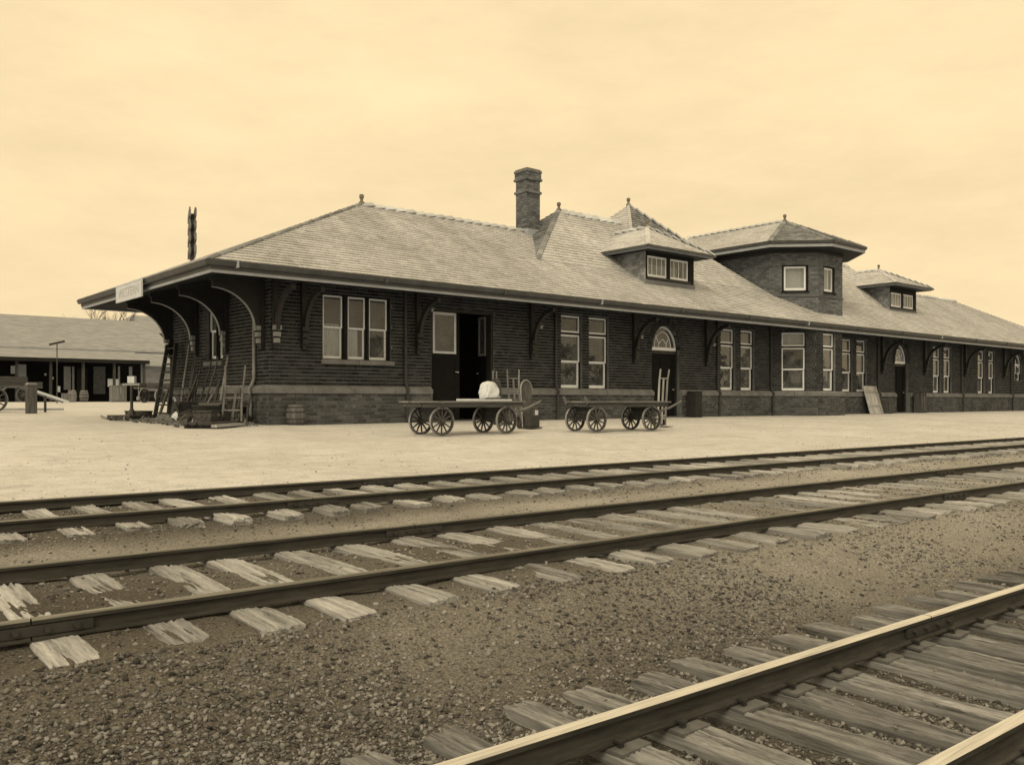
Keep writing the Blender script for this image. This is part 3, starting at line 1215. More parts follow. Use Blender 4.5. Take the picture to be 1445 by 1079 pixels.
def window(fr, u0, u1, z0, z1, tr, parent, rec=0.12, curtain_or_reflection=None, casing=0.035, st=0.052):
    mb = fr.mb()
    D0, D1 = -rec - 0.14, -rec
    mb.box(u0 - casing, u0, D0, D1, z0 - 0.01, z1 + 0.03)
    mb.box(u1, u1 + casing, D0, D1, z0 - 0.01, z1 + 0.03)
    mb.box(u0, u1, D0, D1, z1, z1 + 0.03)
    mb.box(u0, u1, D0, D1, z0 - 0.03, z0)
    if tr:
        mb.box(u0, u1, D0, D1, tr - 0.04, tr + 0.03)
    w = mb.build('window', M['trim_dark'], parent)
    top = z1
    if tr:
        sash(fr, 'transom_sash', u0, u1, tr + 0.03, z1, D1 - 0.02, st, st * 1.2, w)
        top = tr - 0.04
    mid = z0 + (top - z0) * 0.5
    sash(fr, 'upper_sash', u0, u1, mid - 0.02, top, D1 - 0.02, st, st * 0.8, w)
    sash(fr, 'lower_sash', u0, u1, z0, mid + 0.02, D1 - 0.066, st * 1.25, st * 1.9, w)
    if curtain_or_reflection:  # pale folded sheet behind the glass, imitates a bright reflection
        c0, c1, ca, cb = curtain_or_reflection
        mb = fr.mb()
        n = 14
        a, b = u0 + (u1 - u0) * c0, u0 + (u1 - u0) * c1
        vs, fs = [], []
        for i in range(n + 1):
            u = a + (b - a) * i / n
            dd = D1 - 0.16 + 0.018 * math.sin(i * 1.9)
            vs += [(u, dd, z0 + (z1 - z0) * ca), (u, dd, z0 + (z1 - z0) * cb)]
        for i in range(n):
            fs.append((2 * i, 2 * i + 2, 2 * i + 3, 2 * i + 1))
        mb.add(vs, fs)
        mb.build('curtain_or_reflection', M['curtain_or_reflection'], w)
    return w


PANE_REFL = {0: (0.08, 0.95, 0.02, 0.56), 1: (0.05, 0.7, 0.0, 0.5)}  # pale sheets added behind the lower panes in place of their bright reflection
for i, (a, b, c, d, tr) in enumerate(WINS):
    window(FR, a, b, c, d, tr, STA, rec=0.10 if i < 3 else 0.11, curtain_or_reflection=PANE_REFL.get(i), st=0.042 if i < 3 else 0.055)
# casing panel round the triple window
mb = FR.mb()
for a, b in ((1.55, 1.583), (2.277, 2.373), (3.017, 3.073), (3.757, 3.80)):
    mb.box(a, b, -0.26, -0.06, 1.82, 3.68)
mb.box(1.583, 3.757, -0.26, -0.07, 3.652, 3.68)
mb.build('window_mullion', M['trim_dark'], STA)
for a, b in ((1.50, 2.68), (2.69, 3.88)):
    mb = FR.mb()
    mb.box(a, b, -0.2, 0.08, 1.68, 1.808)
    mb.build('window_sill', M['stone'], STA, bevel=0.01)
for fr, a, b in BW:
    window(fr, a, b, 1.10, 3.62, 3.0, STA, rec=0.10, curtain_or_reflection=(0.0, 1.0, 0.8, 1.0) if fr is bay_frames[0][0] else None)  # pale sheet behind the transom stands in for reflected sky
# end wall pair
c = (EWIN[0] + EWIN[1]) / 2
for a, b in ((EWIN[0], c - 0.06), (c + 0.06, EWIN[1])):
    window(END, a, b, 1.92, 3.62, None, STA, rec=0.10, st=0.05)
mb = END.mb()
mb.box(c - 0.025, c + 0.025, -0.26, -0.06, 1.89, 3.65)
mb.build('window_mullion', M['trim_dark'], STA)
mb = END.mb()
mb.box(EWIN[0] - 0.10, EWIN[1] + 0.10, -0.2, 0.08, 1.70, 1.835)
mb.build('window_sill', M['stone'], STA, bevel=0.01)


# ------------------------------------------------------------------ arches
def arch_pts(u0, u1, zs, rise, n, off=0.0):
    c, h = (u0 + u1) / 2, (u1 - u0) / 2 + off
    return [(c - h * math.cos(math.pi * i / n), zs + (rise + off) * math.sin(math.pi * i / n)) for i in range(n + 1)]


def arch_ring(fr, op, parent):
    u0, u1, z0, z1, rise = op
    n = 23
    ai, ao = arch_pts(u0, u1, z1, rise, n, -0.01), arch_pts(u0, u1, z1, rise, n, 0.24)
    ring = fr.mb()
    for i in range(n):
        ring.prism([ai[i], ao[i], ao[i + 1], ai[i + 1]], lambda t: (t[0], -0.28, t[1]), lambda t: (t[0], 0.004, t[1]))
    a = ring.build('arch', M['mortar'], parent)
    for i in range(n):
        q = fr.mb()
        k = 0.07

        def lerp(p, r, t):
            return (p[0] + (r[0] - p[0]) * t, p[1] + (r[1] - p[1]) * t)
        P = [lerp(ai[i], ai[i + 1], k), lerp(ao[i], ao[i + 1], k), lerp(ao[i], ao[i + 1], 1 - k), lerp(ai[i], ai[i + 1], 1 - k)]
        q.prism(P, lambda t: (t[0], -0.26, t[1]), lambda t: (t[0], 0.022, t[1]))
        q.build('voussoir', M['brick'], a)
    return a


def fan_pts(u0, u1, zs, rise, n):
    return arch_pts(u0, u1, zs, rise, n)


def strip(mb, pts, w, d0, d1):
    for a, b in zip(pts[:-1], pts[1:]):
        dx, dz = b[0] - a[0], b[1] - a[1]
        l = math.hypot(dx, dz)
        if l < 1e-5:
            continue
        nx, nz = -dz / l * w / 2, dx / l * w / 2
        ex, ez = dx / l * w * 0.15, dz / l * w * 0.15
        mb.prism([(a[0] - nx - ex, a[1] - nz - ez), (b[0] - nx + ex, b[1] - nz + ez), (b[0] + nx + ex, b[1] + nz + ez), (a[0] + nx - ex, a[1] + nz - ez)],
                 lambda t: (t[0], d0, t[1]), lambda t: (t[0], d1, t[1]))


def fanlight(fr, u0, u1, zs, rise, d, parent, tracery=True):
    f = fr.mb()
    strip(f, arch_pts(u0, u1, zs, rise, 20, -0.035), 0.07, d - 0.05, d)
    f.box(u0, u1, d - 0.05, d + 0.012, zs - 0.09, zs + 0.03)
    w = f.build('fanlight', M['white'], parent)
    c, h = (u0 + u1) / 2, (u1 - u0) / 2
    if tracery:
        t = fr.mb()
        e = 0.024
        strip(t, arch_pts(c - h * 0.62, c + h * 0.62, zs + 0.03, rise * 0.70, 14), e, d - 0.04, d - 0.01)
        strip(t, [(c - h * 0.30, zs + 0.03), (c - h * 0.27, zs + rise * 0.2), (c - h * 0.12, zs + rise * 0.34), (c, zs + rise * 0.42),
                  (c + h * 0.12, zs + rise * 0.34), (c + h * 0.27, zs + rise * 0.2), (c + h * 0.30, zs + 0.03)], e, d - 0.04, d - 0.01)
        strip(t, [(c - h * 0.27, zs + rise * 0.2), (c - h * 0.5, zs + rise * 0.52)], e, d - 0.04, d - 0.012)
        strip(t, [(c + h * 0.27, zs + rise * 0.2), (c + h * 0.5, zs + rise * 0.52)], e, d - 0.04, d - 0.012)
        t.build('tracery', M['white'], w)
    g = fr.mb()
    P = arch_pts(u0, u1, zs, rise, 20, -0.05)
    g.face([(p[0], d - 0.03, p[1]) for p in P])
    g.build('pane', M['glass'], w)
    return w


def arched_door(op, handle=True):
    u0, u1, z0, z1, rise = op
    arch_ring(FR, op, STA)
    fanlight(FR, u0 + 0.05, u1 - 0.05, z1 + 0.06, rise - 0.10, -0.16, STA)
    f = FR.mb()
    f.box(u0, u0 + 0.07, -0.30, -0.14, 0.0, z1)
    f.box(u1 - 0.07, u1, -0.30, -0.14, 0.0, z1)
    f.box(u0 + 0.07, u1 - 0.07, -0.30, -0.13, z1 - 0.16, z1 - 0.035)
    f.build('door_frame', M['bracket'], STA)
    q = FR.mb()
    a, b = u0 + 0.075, u1 - 0.075
    m_ = (a + b) / 2
    zt = z1 - 0.165
    q.box(a, b, -0.27, -0.235, 0.03, zt)
    for x0, x1 in ((a, a + 0.12), (m_ - 0.07, m_ + 0.07), (b - 0.12, b)):
        q.box(x0, x1, -0.235, -0.215, 0.03, zt)
    for zc0, zc1 in ((0.03, 0.28), (1.0, 1.15), (zt - 0.14, zt)):
        for x0, x1 in ((a + 0.12, m_ - 0.07), (m_ + 0.07, b - 0.12)):
            q.box(x0, x1, -0.235, -0.217, zc0, zc1)
    dr = q.build('door', M['door'], STA)
    h = FR.mb()
    h.tube([(b - 0.06, -0.215, 1.08), (b - 0.06, -0.16, 1.08)], 0.018, 8)
    h.tube([(b - 0.06, -0.165, 1.08), (b - 0.17, -0.16, 1.09)], 0.014, 8)
    h.build('door_handle', M['lamp'], dr)
    s = FR.mb()
    s.box(u0 - 0.05, u1 + 0.05, -0.32, 0.16, -0.05, 0.045)
    s.build('door_step', M['stone'], STA, bevel=0.01)


for op in ARCHES:
    arched_door(op)
arch_ring(FR, ARCHW, STA)
fanlight(FR, ARCHW[0] + 0.05, ARCHW[1] - 0.05, ARCHW[3], ARCHW[4] - 0.06, -0.14, STA, tracery=False)
window(FR, ARCHW[0] + 0.06, (ARCHW[0] + ARCHW[1]) / 2 - 0.03, 1.96, 2.84, None, STA, rec=0.12)
window(FR, (ARCHW[0] + ARCHW[1]) / 2 + 0.05, ARCHW[1] - 0.06, 1.96, 2.84, None, STA, rec=0.12)

# double door: left leaf shut, right leaf swung in
f = FR.mb()
f.box(5.21, 5.30, -0.30, -0.06, 0.0, 3.49)
f.box(7.62, 7.71, -0.30, -0.06, 0.0, 3.49)
f.box(5.30, 7.62, -0.30, -0.07, 3.42, 3.49)
f.build('door_frame', M['bracket'], STA)


def glazed_leaf(fr, u0, u1, pale):
    q = fr.mb()
    g0, g1 = u0 + 0.13, u1 - 0.17
    q.box(u0, g0, -0.05, 0.0, 0.03, 3.41)
    q.box(g1, u1, -0.05, 0.0, 0.03, 3.41)
    q.box(g0, g1, -0.05, 0.0, 3.39, 3.41)
    q.box(g0, g1, -0.05, 0.0, 0.03, 0.30)
    q.box(g0, g1, -0.05, 0.0, 1.95, 2.14)
    q.box(g0, g1, -0.05, 0.0, 1.10, 1.25)
    q.box(g0, g1, -0.04, -0.015, 0.30, 1.10)
    q.box(g0, g1, -0.04, -0.015, 1.25, 1.95)
    d = q.build('door', M['door'], STA)
    sash(fr, 'glazed_panel', g0 - 0.02, g1 + 0.02, 2.12, 3.40, 0.025, 0.075, 0.07, d, pale)
    h = fr.mb()
    h.tube([(u1 - 0.08, 0.0, 1.55), (u1 - 0.08, 0.05, 1.55)], 0.02, 8)
    h.tube([(u1 - 0.08, 0.045, 1.55), (u1 - 0.2, 0.05, 1.56)], 0.014, 8)
    h.build('door_handle', M['lamp'], d)
    return d


glazed_leaf(Frame((0, 0.20, 0), (1, 0, 0), (0, -1, 0)), 5.31, 6.46, 'sign')
a_ = R(80)
glazed_leaf(Frame((7.62, 0.22, 0), (math.cos(a_), math.sin(a_), 0), (-math.sin(a_), math.cos(a_), 0)), 0.02, 0.78, 'bracket_pale')
s = FR.mb()
s.box(5.16, 7.76, -0.32, 0.16, -0.05, 0.045)
s.build('door_step', M['stone'], STA, bevel=0.01)


# ------------------------------------------------------------------ eaves: soffit, fascia, gutter
OX, OY = 2.2, 1.5
EZ = 4.06                      # top of the roof edge
XE, YB = LEN + OX, 9.80   # far and back eave lines
SZ = 3.76                      # soffit at the eave
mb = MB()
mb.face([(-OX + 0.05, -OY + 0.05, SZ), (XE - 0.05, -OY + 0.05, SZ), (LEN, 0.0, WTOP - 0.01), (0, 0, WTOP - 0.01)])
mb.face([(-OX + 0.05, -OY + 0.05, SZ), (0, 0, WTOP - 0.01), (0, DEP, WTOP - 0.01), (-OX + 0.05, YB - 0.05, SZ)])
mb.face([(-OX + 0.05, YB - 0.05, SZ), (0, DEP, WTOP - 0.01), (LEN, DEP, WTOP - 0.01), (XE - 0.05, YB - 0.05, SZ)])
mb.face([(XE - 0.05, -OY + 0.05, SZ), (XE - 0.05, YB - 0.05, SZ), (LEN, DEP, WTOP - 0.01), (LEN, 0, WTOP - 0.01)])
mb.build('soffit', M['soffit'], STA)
# boards under the front and end soffit
mb = MB()
n = 10
for i in range(1, n):
    t = i / n
    z = SZ + (WTOP - 0.01 - SZ) * t - 0.014
    y = (-OY + 0.05) * (1 - t)
    x = (-OX + 0.05) * (1 - t)
    mb.bar((x, y, z), (LEN + (OX - 0.05) * (1 - t), y, z), 0.02, 0.02)
    mb.bar((x, y, z), (x, DEP + (YB - 0.05 - DEP) * (1 - t), z), 0.02, 0.02)
mb.build('soffit_batten', M['soffit'], STA)
for nm, z0, z1, off, th, mt in (('fascia', 3.725, 3.80, 0.02, 0.045, 'fascia'), ('eave_board', 3.803, 4.03, -0.002, 0.04, 'gutter')):
    mb = MB()
    a, b = -OX + off, -OY + off
    mb.box(a, XE - off, b, b + th, z0, z1)
    mb.build(nm, M[mt], STA)
    mb = MB()
    mb.box(a, a + th, b + th + 0.002, YB - off, z0, z1)
    mb.build(nm, M[mt], STA)
    mb = MB()
    mb.box(a + th + 0.002, XE - off, YB - off - th, YB - off, z0, z1)
    mb.build(nm, M[mt], STA)


def gutter(p, q, out, ext0=0.0, ext1=0.0):
    p, q = Vector(p), Vector(q)
    d = (q - p).normalized()
    p, q = p - d * ext0, q + d * ext1
    o = Vector(out)
    prof = [(0.0, 0.0), (0.0, -0.10), (0.05, -0.135), (0.10, -0.115), (0.125, -0.05), (0.14, 0.0), (0.12, 0.0), (0.105, -0.05), (0.085, -0.095), (0.05, -0.11), (0.02, -0.09), (0.02, 0.0)]
    mb = MB()
    mb.prism(prof, lambda t: p + o * t[0] + Vector((0, 0, t[1])), lambda t: q + o * t[0] + Vector((0, 0, t[1])))
    return mb


GZ = 4.015
gutter((-OX, -OY, GZ), (XE, -OY, GZ), (0, -1, 0), 0.14).build('gutter', M['gutter'], STA)
gutter((-OX, -OY + 0.02, GZ), (-OX, YB, GZ), (-1, 0, 0)).build('gutter', M['gutter'], STA)
for i in range(15):
    u = -1.6 + i * 4.2
    mb = MB()
    mb.box(u, u + 0.05, -OY - 0.155, -OY - 0.003, GZ - 0.15, GZ + 0.01)
    mb.build('gutter_strap', M['fascia'] if i % 3 == 0 else M['gutter'], STA)


# downspouts
def downspout(fr, u, name_mat, dd=0.0, bay=False):
    mb = fr.mb()
    pts = [(u, 0.07 + dd, WTOP - 0.1), (u, 0.07 + dd, 1.25), (u, 0.12 + dd, 1.12), (u, 0.21 + dd, 0.98), (u, 0.17 + dd, 0.80), (u, 0.17 + dd, 0.10), (u, 0.20 + dd, 0.02)]
    mb.tube(pts, 0.045, 8)
    s = mb.build('downspout', M[name_mat], STA)
    for z in (3.4, 2.3, 1.4, 0.5):
        mb = fr.mb()
        off = 0.07 if z > 1 else 0.17
        mb.tube([(u, off + dd, z), (u, off + dd, z + 0.05)], 0.056, 8)
        mb.build('pipe_collar', M[name_mat], s)


for u in (4.26, 10.37, 19.40, 23.18, 32.57, 42.24, 49.37):
    downspout(FR, u, 'pipe')
downspout(END, DEP - 0.85, 'pipe_pale')


# ------------------------------------------------------------------ brackets
def bracket(fr, u, ov, pale):
    mb = fr.mb()
    hw = 0.07

    def sz(d):
        return SZ + (WTOP - 0.01 - SZ) * (1 - d / (ov - 0.05)) - 0.03
    mb.box(u - hw, u + hw, 0.012, 0.13, 2.16, sz(0.13))
    # arm under the soffit
    e = ov - (0.28 if ov < 2 else 0.72)
    mb.prism([(0.13, sz(0.13)), (0.13, sz(0.13) - 0.13), (e, sz(e) - 0.12), (e, sz(e))], lambda t: (u - hw, t[0], t[1]), lambda t: (u + hw, t[0], t[1]))
    b = mb.build('bracket', M['bracket'], STA)
    # curved brace
    q = fr.mb()
    n = 14
    x0, z0 = 0.13, 2.55
    x1, z1 = e - 0.05, sz(e) - 0.14
    inn, out = [], []
    for i in range(n + 1):
        t = i / n
        ang = math.pi / 2 * t
        # hugs the wall, then sweeps out under the eave
        cx_ = x0 + (x1 - x0) * (1 - math.cos(ang))
        cz_ = z0 + (z1 - z0) * math.sin(ang)
        inn.append((cx_, cz_))
        tx, tz = (x1 - x0) * math.sin(ang), (z1 - z0) * math.cos(ang)
        l = math.hypot(tx, tz)
        out.append((cx_ + tz / l * 0.13, cz_ - tx / l * 0.13))
    for i in range(n):
        q.prism([inn[i], out[i], out[i + 1], inn[i + 1]], lambda t: (u - hw * 0.8, t[0], t[1]), lambda t: (u + hw * 0.8, t[0], t[1]))
    q.build('brace', M['bracket'], b)
    if pale == 'end':
        q = fr.mb()
        for i in range(n):
            a, c = inn[i], inn[i + 1]
            q.prism([a, c, (c[0], sz(c[0]) - 0.125), (a[0], sz(a[0]) - 0.125)], lambda t: (u - 0.03, t[0], t[1]), lambda t: (u + 0.03, t[0], t[1]))
        q.build('spandrel', M['bracket'], b)
    if pale == 'end':
        q = fr.mb()
        for i in range(n):
            a, c = out[i], out[i + 1]
            q.prism([a, (a[0] + 0.008, a[1] - 0.010), (c[0] + 0.008, c[1] - 0.010), c], lambda t: (u - hw * 0.8, t[0], t[1]), lambda t: (u + hw * 0.8, t[0], t[1]))
        q.build('brace_edge', M['pipe_pale'], b)
    for i in range(3):
        z = 2.20 + i * 0.17
        q = fr.mb()
        w = hw + 0.012 + 0.014 * i
        q.box(u - w, u + w, 0.131, 0.21 + 0.02 * i, z, z + 0.125)
        q.build('block', M['bracket_pale'] if pale else M['bracket'], b, bevel=0.008)
    q = fr.mb()
    q.box(u - hw * 0.7, u + hw * 0.7, 0.02, 0.12, 2.05, 2.16)
    q.build('drop', M['bracket'], b)


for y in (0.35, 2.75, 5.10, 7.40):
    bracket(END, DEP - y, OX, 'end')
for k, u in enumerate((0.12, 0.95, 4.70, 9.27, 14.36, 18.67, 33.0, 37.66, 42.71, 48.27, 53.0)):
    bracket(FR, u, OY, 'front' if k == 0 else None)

# ================================================================== roofs
SHW, EXPO = 0.26, 0.185
FULL_SH = []


def plane_axes(P):
    n = Vector((0, 0, 0))
    for i in range(len(P)):
        a, b = P[i], P[(i + 1) % len(P)]
        n += a.cross(b)
    n.normalize()
    if n.z < 0:
        n = -n
    u = Vector((0, 0, 1)).cross(n)
    if u.length < 1e-5:
        u = Vector((1, 0, 0))
    u.normalize()
    v = n.cross(u)
    return u, v, n


def extent(Q, v):
    xs = []
    n = len(Q)
    for i in range(n):
        a, b = Q[i], Q[(i + 1) % n]
        if (a[1] - v) * (b[1] - v) <= 0 and abs(a[1] - b[1]) > 1e-9:
            t = (v - a[1]) / (b[1] - a[1])
            xs.append(a[0] + (b[0] - a[0]) * t)
    if len(xs) < 2:
        return None
    return min(xs), max(xs)


def shingles(P, parent, mat='slate', pick=False, expo=EXPO, w=SHW, lift=0.034, up_hint=None, seed=1):
    """courses of slates on the planar polygon P (list of 3D points)"""
    P = [Vector(p) for p in P]
    u, v, n = plane_axes(P)
    o = P[0]
    Q = [((p - o).dot(u), (p - o).dot(v)) for p in P]
    v0, v1 = min(q[1] for q in Q), max(q[1] for q in Q)
    mb = MB()
    rs = random.Random(seed)
    rows = int((v1 - v0) / expo) + 1
    for r in range(rows):
        a, b = v0 + r * expo, min(v0 + (r + 1) * expo, v1 - 0.001)
        if b - a < 0.03:
            continue
        ea, eb = extent(Q, a + 1e-4), extent(Q, b - 1e-4)
        if not ea or not eb:
            continue
        lo, hi = min(ea[0], eb[0]), max(ea[1], eb[1])
        x = math.floor((lo - (r % 2) * w / 2) / w) * w + (r % 2) * w / 2
        while x < hi:
            s, e = x + 0.004, x + w - 0.004
            s0, e0 = max(s, ea[0]), min(e, ea[1])
            s1, e1 = max(s, eb[0]), min(e, eb[1])
            x += w
            if e0 <= s0 and e1 <= s1:
                continue
            if e0 < s0:
                s0 = e0 = min(max(s1, ea[0]), ea[1])
            if e1 < s1:
                s1 = e1 = min(max(s0, eb[0]), eb[1])
            lf = lift + rs.uniform(-0.004, 0.005)
            dr = rs.uniform(-0.010, 0.008) - (0.03 if rs.random() < 0.01 else 0)
            full = abs(e0 - s0 - (w - 0.008)) < 1e-5 and abs(e1 - s1 - (w - 0.008)) < 1e-5
            c = o + u * ((s0 + e0) / 2) + v * a
            if pick and full and abs(b - a - expo) < 1e-6:
                FULL_SH.append(((c - CAM).length, c + v * dr, u, v, n, lf, parent, mb, (s0, e0, s1, e1, a + dr, b, lf, o)))
                continue
            add_sh(mb, u, v, n, (s0, e0, s1, e1, a + dr, b, lf, o))
    return mb


def add_sh(mb, u, v, n, t):
    s0, e0, s1, e1, a, b, lf, o = t
    vs = [o + u * s0 + v * a, o + u * e0 + v * a, o + u * s0 + v * a + n * lf, o + u * e0 + v * a + n * lf,
          o + u * s1 + v * (b + 0.012) + n * 0.002, o + u * e1 + v * (b + 0.012) + n * 0.002]
    mb.add(vs, [(2, 3, 5, 4), (0, 1, 3, 2), (1, 5, 3), (0, 2, 4)])


def slab(P, parent, name='roof', mat='sheath', th=0.05):
    """roof deck: the polygon given thickness downwards"""
    P = [Vector(p) for p in P]
    mb = MB()
    k = len(P)
    u, v, n = plane_axes(P)
    vs = [p - n * 0.004 for p in P] + [p - n * 0.004 - Vector((0, 0, th)) for p in P]
    fs = [tuple(range(k)), tuple(range(2 * k - 1, k - 1, -1))]
    for i in range(k):
        j = (i + 1) % k
        fs.append((i, j, k + j, k + i))
    mb.add(vs, fs)
    return mb.build(name, M[mat], parent)


EX0, EY0 = -OX - 0.06, -OY - 0.06
sl = (7.35 - EZ) / (4.15 + OY)
RY, RZ = 4.15, 7.35
HX0, HX1 = 5.2, 51.0
BY, BZ = 1.30, EZ + sl * (1.30 + OY)
MX0, MX1 = 10.74, 40.66
TX0, TX1, TZ = 14.42, 36.98, 8.41


def hipx(y):
    t = (y - EY0) / (RY - EY0)
    return EX0 + (HX0 - EX0) * t


def hipx1(y):
    t = (y - EY0) / (RY - EY0)
    return (XE + 0.06) + (HX1 - XE - 0.06) * t


ze = RZ - sl * (RY - EY0)
hs = (TZ - BZ) / (TX0 - MX0)
VX0 = MX0 + (RZ - BZ) / hs
VX1 = MX1 - (RZ - BZ) / hs
YB2 = 2 * RY - EY0
pol_low = [(EX0, EY0, ze), (XE + 0.06, EY0, ze), (hipx1(BY), BY, BZ), (hipx(BY), BY, BZ)]
pol_w = [(hipx(BY), BY, BZ), (MX0, BY, BZ), (VX0, RY, RZ), (HX0, RY, RZ)]
pol_e = [(MX1, BY, BZ), (hipx1(BY), BY, BZ), (HX1, RY, RZ), (VX1, RY, RZ)]
TXM = 21.0
MXM = TXM + (TX0 - MX0)
TXN, MXN = 51.4 - TXM, 51.4 - MXM
pol_m = [(MX0, BY, BZ), (MXM, BY, BZ), (TXM, RY, TZ), (TX0, RY, TZ)]
pol_m2 = [(MXN, BY, BZ), (MX1, BY, BZ), (TX1, RY, TZ), (TXN, RY, TZ)]
pol_f = [(MXM - 2.4, BY, BZ), (MXN + 2.4, BY, BZ), (MXN + 2.4, RY, RZ), (MXM - 2.4, RY, RZ)]
pol_mi = [(MXM, BY, BZ), (MXM, 2 * RY - BY, BZ), (TXM, RY, TZ)]
pol_mj = [(MXN, 2 * RY - BY, BZ), (MXN, BY, BZ), (TXN, RY, TZ)]
pol_wh = [(EX0, YB2, ze), (EX0, EY0, ze), (HX0, RY, RZ)]
pol_mh = [(MX0, 2 * RY - BY, BZ), (MX0, BY, BZ), (TX0, RY, TZ)]
pol_mh2 = [(MX1, BY, BZ), (MX1, 2 * RY - BY, BZ), (TX1, RY, TZ)]
pol_eh = [(XE + 0.06, EY0, ze), (XE + 0.06, YB2, ze), (HX1, RY, RZ)]


def mirror(P):
    return [(x, 2 * RY - y, z) for (x, y, z) in reversed(P)]


ROOFP = slab(pol_low, STA)
shs = []
shs.append((shingles(pol_low, ROOFP, pick=True, seed=1), ROOFP, 'slate'))
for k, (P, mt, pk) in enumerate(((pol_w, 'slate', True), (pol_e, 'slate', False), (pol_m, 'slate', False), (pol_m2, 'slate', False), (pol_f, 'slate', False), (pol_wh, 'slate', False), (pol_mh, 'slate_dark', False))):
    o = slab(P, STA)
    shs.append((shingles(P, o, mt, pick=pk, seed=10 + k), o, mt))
for P in (pol_mh2, pol_mi, pol_mj, pol_eh, mirror(pol_low), mirror(pol_w), mirror(pol_e), mirror(pol_m), mirror(pol_m2), mirror(pol_f)):
    slab(P, STA, mat='slate')

# nearest slates become pieces of their own
FULL_SH.sort(key=lambda r: r[0])
share_sh = {}
for k, (dist, c, u, v, n, lf, parent, mb, t) in enumerate(FULL_SH):
    if k >= 300:
        add_sh(mb, u, v, n, t)
        continue
    key = round(lf, 3)
    if key not in share_sh:
        q = MB()
        hw_ = (SHW - 0.008) / 2
        add_sh(q, Vector((1, 0, 0)), Vector((0, 1, 0)), Vector((0, 0, 1)), (-hw_, hw_, -hw_, hw_, 0, EXPO, key, Vector((0, 0, 0))))
        share_sh[key] = q.mesh('slate')
    o = link('slate', share_sh[key], M['slate'], parent)
    mt = Matrix((u, v, n)).transposed().to_4x4()
    mt.translation = c
    o.matrix_basis = mt
for mb, o, mt in shs:
    stuff(mb.build('slate_courses', M[mt], o))

# ------------------------------------------------------------------ ridge tiles and finials
RT = {}


def ridge_tile_mesh(ln, hw, drop, rise=0.075):
    key = (ln, hw, drop, rise)
    if key not in RT:
        q = MB()
        # local x along the ridge; one end lifted over its neighbour
        for sg in (1, -1):
            vs = []
            for x, l in ((0, 0.0), (ln * 1.12, rise)):
                vs += [(x, 0, 0.045 + l), (x, sg * hw, 0.045 + l - drop), (x, sg * hw, 0.012 + l - drop), (x, 0, 0.012 + l)]
            f = [(0, 1, 5, 4), (1, 2, 6, 5), (2, 3, 7, 6), (3, 2, 1, 0), (4, 5, 6, 7)]
            q.add(vs, f if sg > 0 else [tuple(reversed(t)) for t in f])
        RT[key] = q.mesh('ridge_tile')
    return RT[key]


def ridge_line(p, q, parent, hw=0.20, slope=0.58, ln=0.42, mat='ridge'):
    p, q = Vector(p), Vector(q)
    d = q - p
    n = max(1, int(d.length / ln))
    step = d.length / n
    me = ridge_tile_mesh(round(ln, 2), hw, round(hw * slope, 3), 0.075 if mat == 'ridge' else 0.025)
    for i in range(n):
        o = link('ridge_tile', me, M[mat], parent)
        o.location = p + d * (i / n) + Vector((0, 0, random.uniform(-0.006, 0.006)))
        yaw = math.atan2(d.y, d.x)
        pit = -math.atan2(d.z, math.hypot(d.x, d.y))
        o.rotation_euler = (random.uniform(-0.04, 0.04), pit, yaw + random.uniform(-0.02, 0.02))
        o.scale = (step / ln, 1, 1)


def finial(x, y, z, parent, s=1.0):
    q = MB()
    q.lathe((x, y, z), [(0.10 * s, -0.08), (0.10 * s, 0.03 * s), (0.055 * s, 0.06 * s), (0.05 * s, 0.14 * s), (0.08 * s, 0.17 * s), (0.085 * s, 0.27 * s), (0.045 * s, 0.30 * s)], 8)
    q.build('finial', M['terracotta'], parent)


ridge_line((HX0, RY, RZ), (12.40, RY, RZ), ROOFP, 0.22, sl)
ridge_line((TX0, RY, TZ), (TXM, RY, TZ), ROOFP, 0.22, 0.95)
ridge_line((TXN, RY, TZ), (TX1, RY, TZ), ROOFP, 0.22, 0.95)
ridge_line((VX1 + 0.5, RY, RZ), (HX1, RY, RZ), ROOFP, 0.20, sl)
ridge_line((EX0, EY0, ze), (HX0, RY, RZ), ROOFP, 0.09, 0.42, 0.36, 'slate_dark')
ridge_line((MX0, BY, BZ), (TX0, RY, TZ), ROOFP, 0.10, 0.5, 0.36, 'slate_dark')
finial(HX0 + 0.05, RY, RZ + 0.04, ROOFP)
finial(TX0 + 0.05, RY, TZ + 0.04, ROOFP)

# pyramid roof behind the ridge
PX, PY, PZ_, PH = 19.15, 4.6, 9.36, 2.2
pb = PZ_ - 0.92 * PH
pc = [(PX - PH, PY - PH, pb), (PX + PH, PY - PH, pb), (PX + PH, PY + PH, pb), (PX - PH, PY + PH, pb)]
ap = (PX, PY, PZ_)
pyr_s = slab([pc[0], pc[1], ap], STA, 'rear_roof')
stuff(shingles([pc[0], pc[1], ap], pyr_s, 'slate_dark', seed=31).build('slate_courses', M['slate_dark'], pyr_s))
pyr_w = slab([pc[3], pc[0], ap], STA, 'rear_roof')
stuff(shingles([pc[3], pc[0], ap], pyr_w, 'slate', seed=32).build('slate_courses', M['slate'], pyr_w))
slab([pc[1], pc[2], ap], STA, 'rear_roof', 'slate')
slab([pc[2], pc[3], ap], STA, 'rear_roof', 'slate')
mb = MB()
mb.box(PX - PH + 0.05, PX + PH - 0.05, PY - PH + 0.05, PY + PH - 0.05, 5.0, pb - 0.06)
mb.build('rear_wall', M['slate_dark'], STA)
ridge_line(pc[0], ap, pyr_s, 0.06, 0.5, 0.4, 'slate')
ridge_line(pc[1], ap, pyr_s, 0.16, 0.5, 0.4, 'ridge')
finial(PX, PY, PZ_ + 0.04, pyr_s)

# ------------------------------------------------------------------ chimney
cx0, cx1, cy0, cy1 = 12.43, 13.12, 3.80, 4.46
CT = 9.62


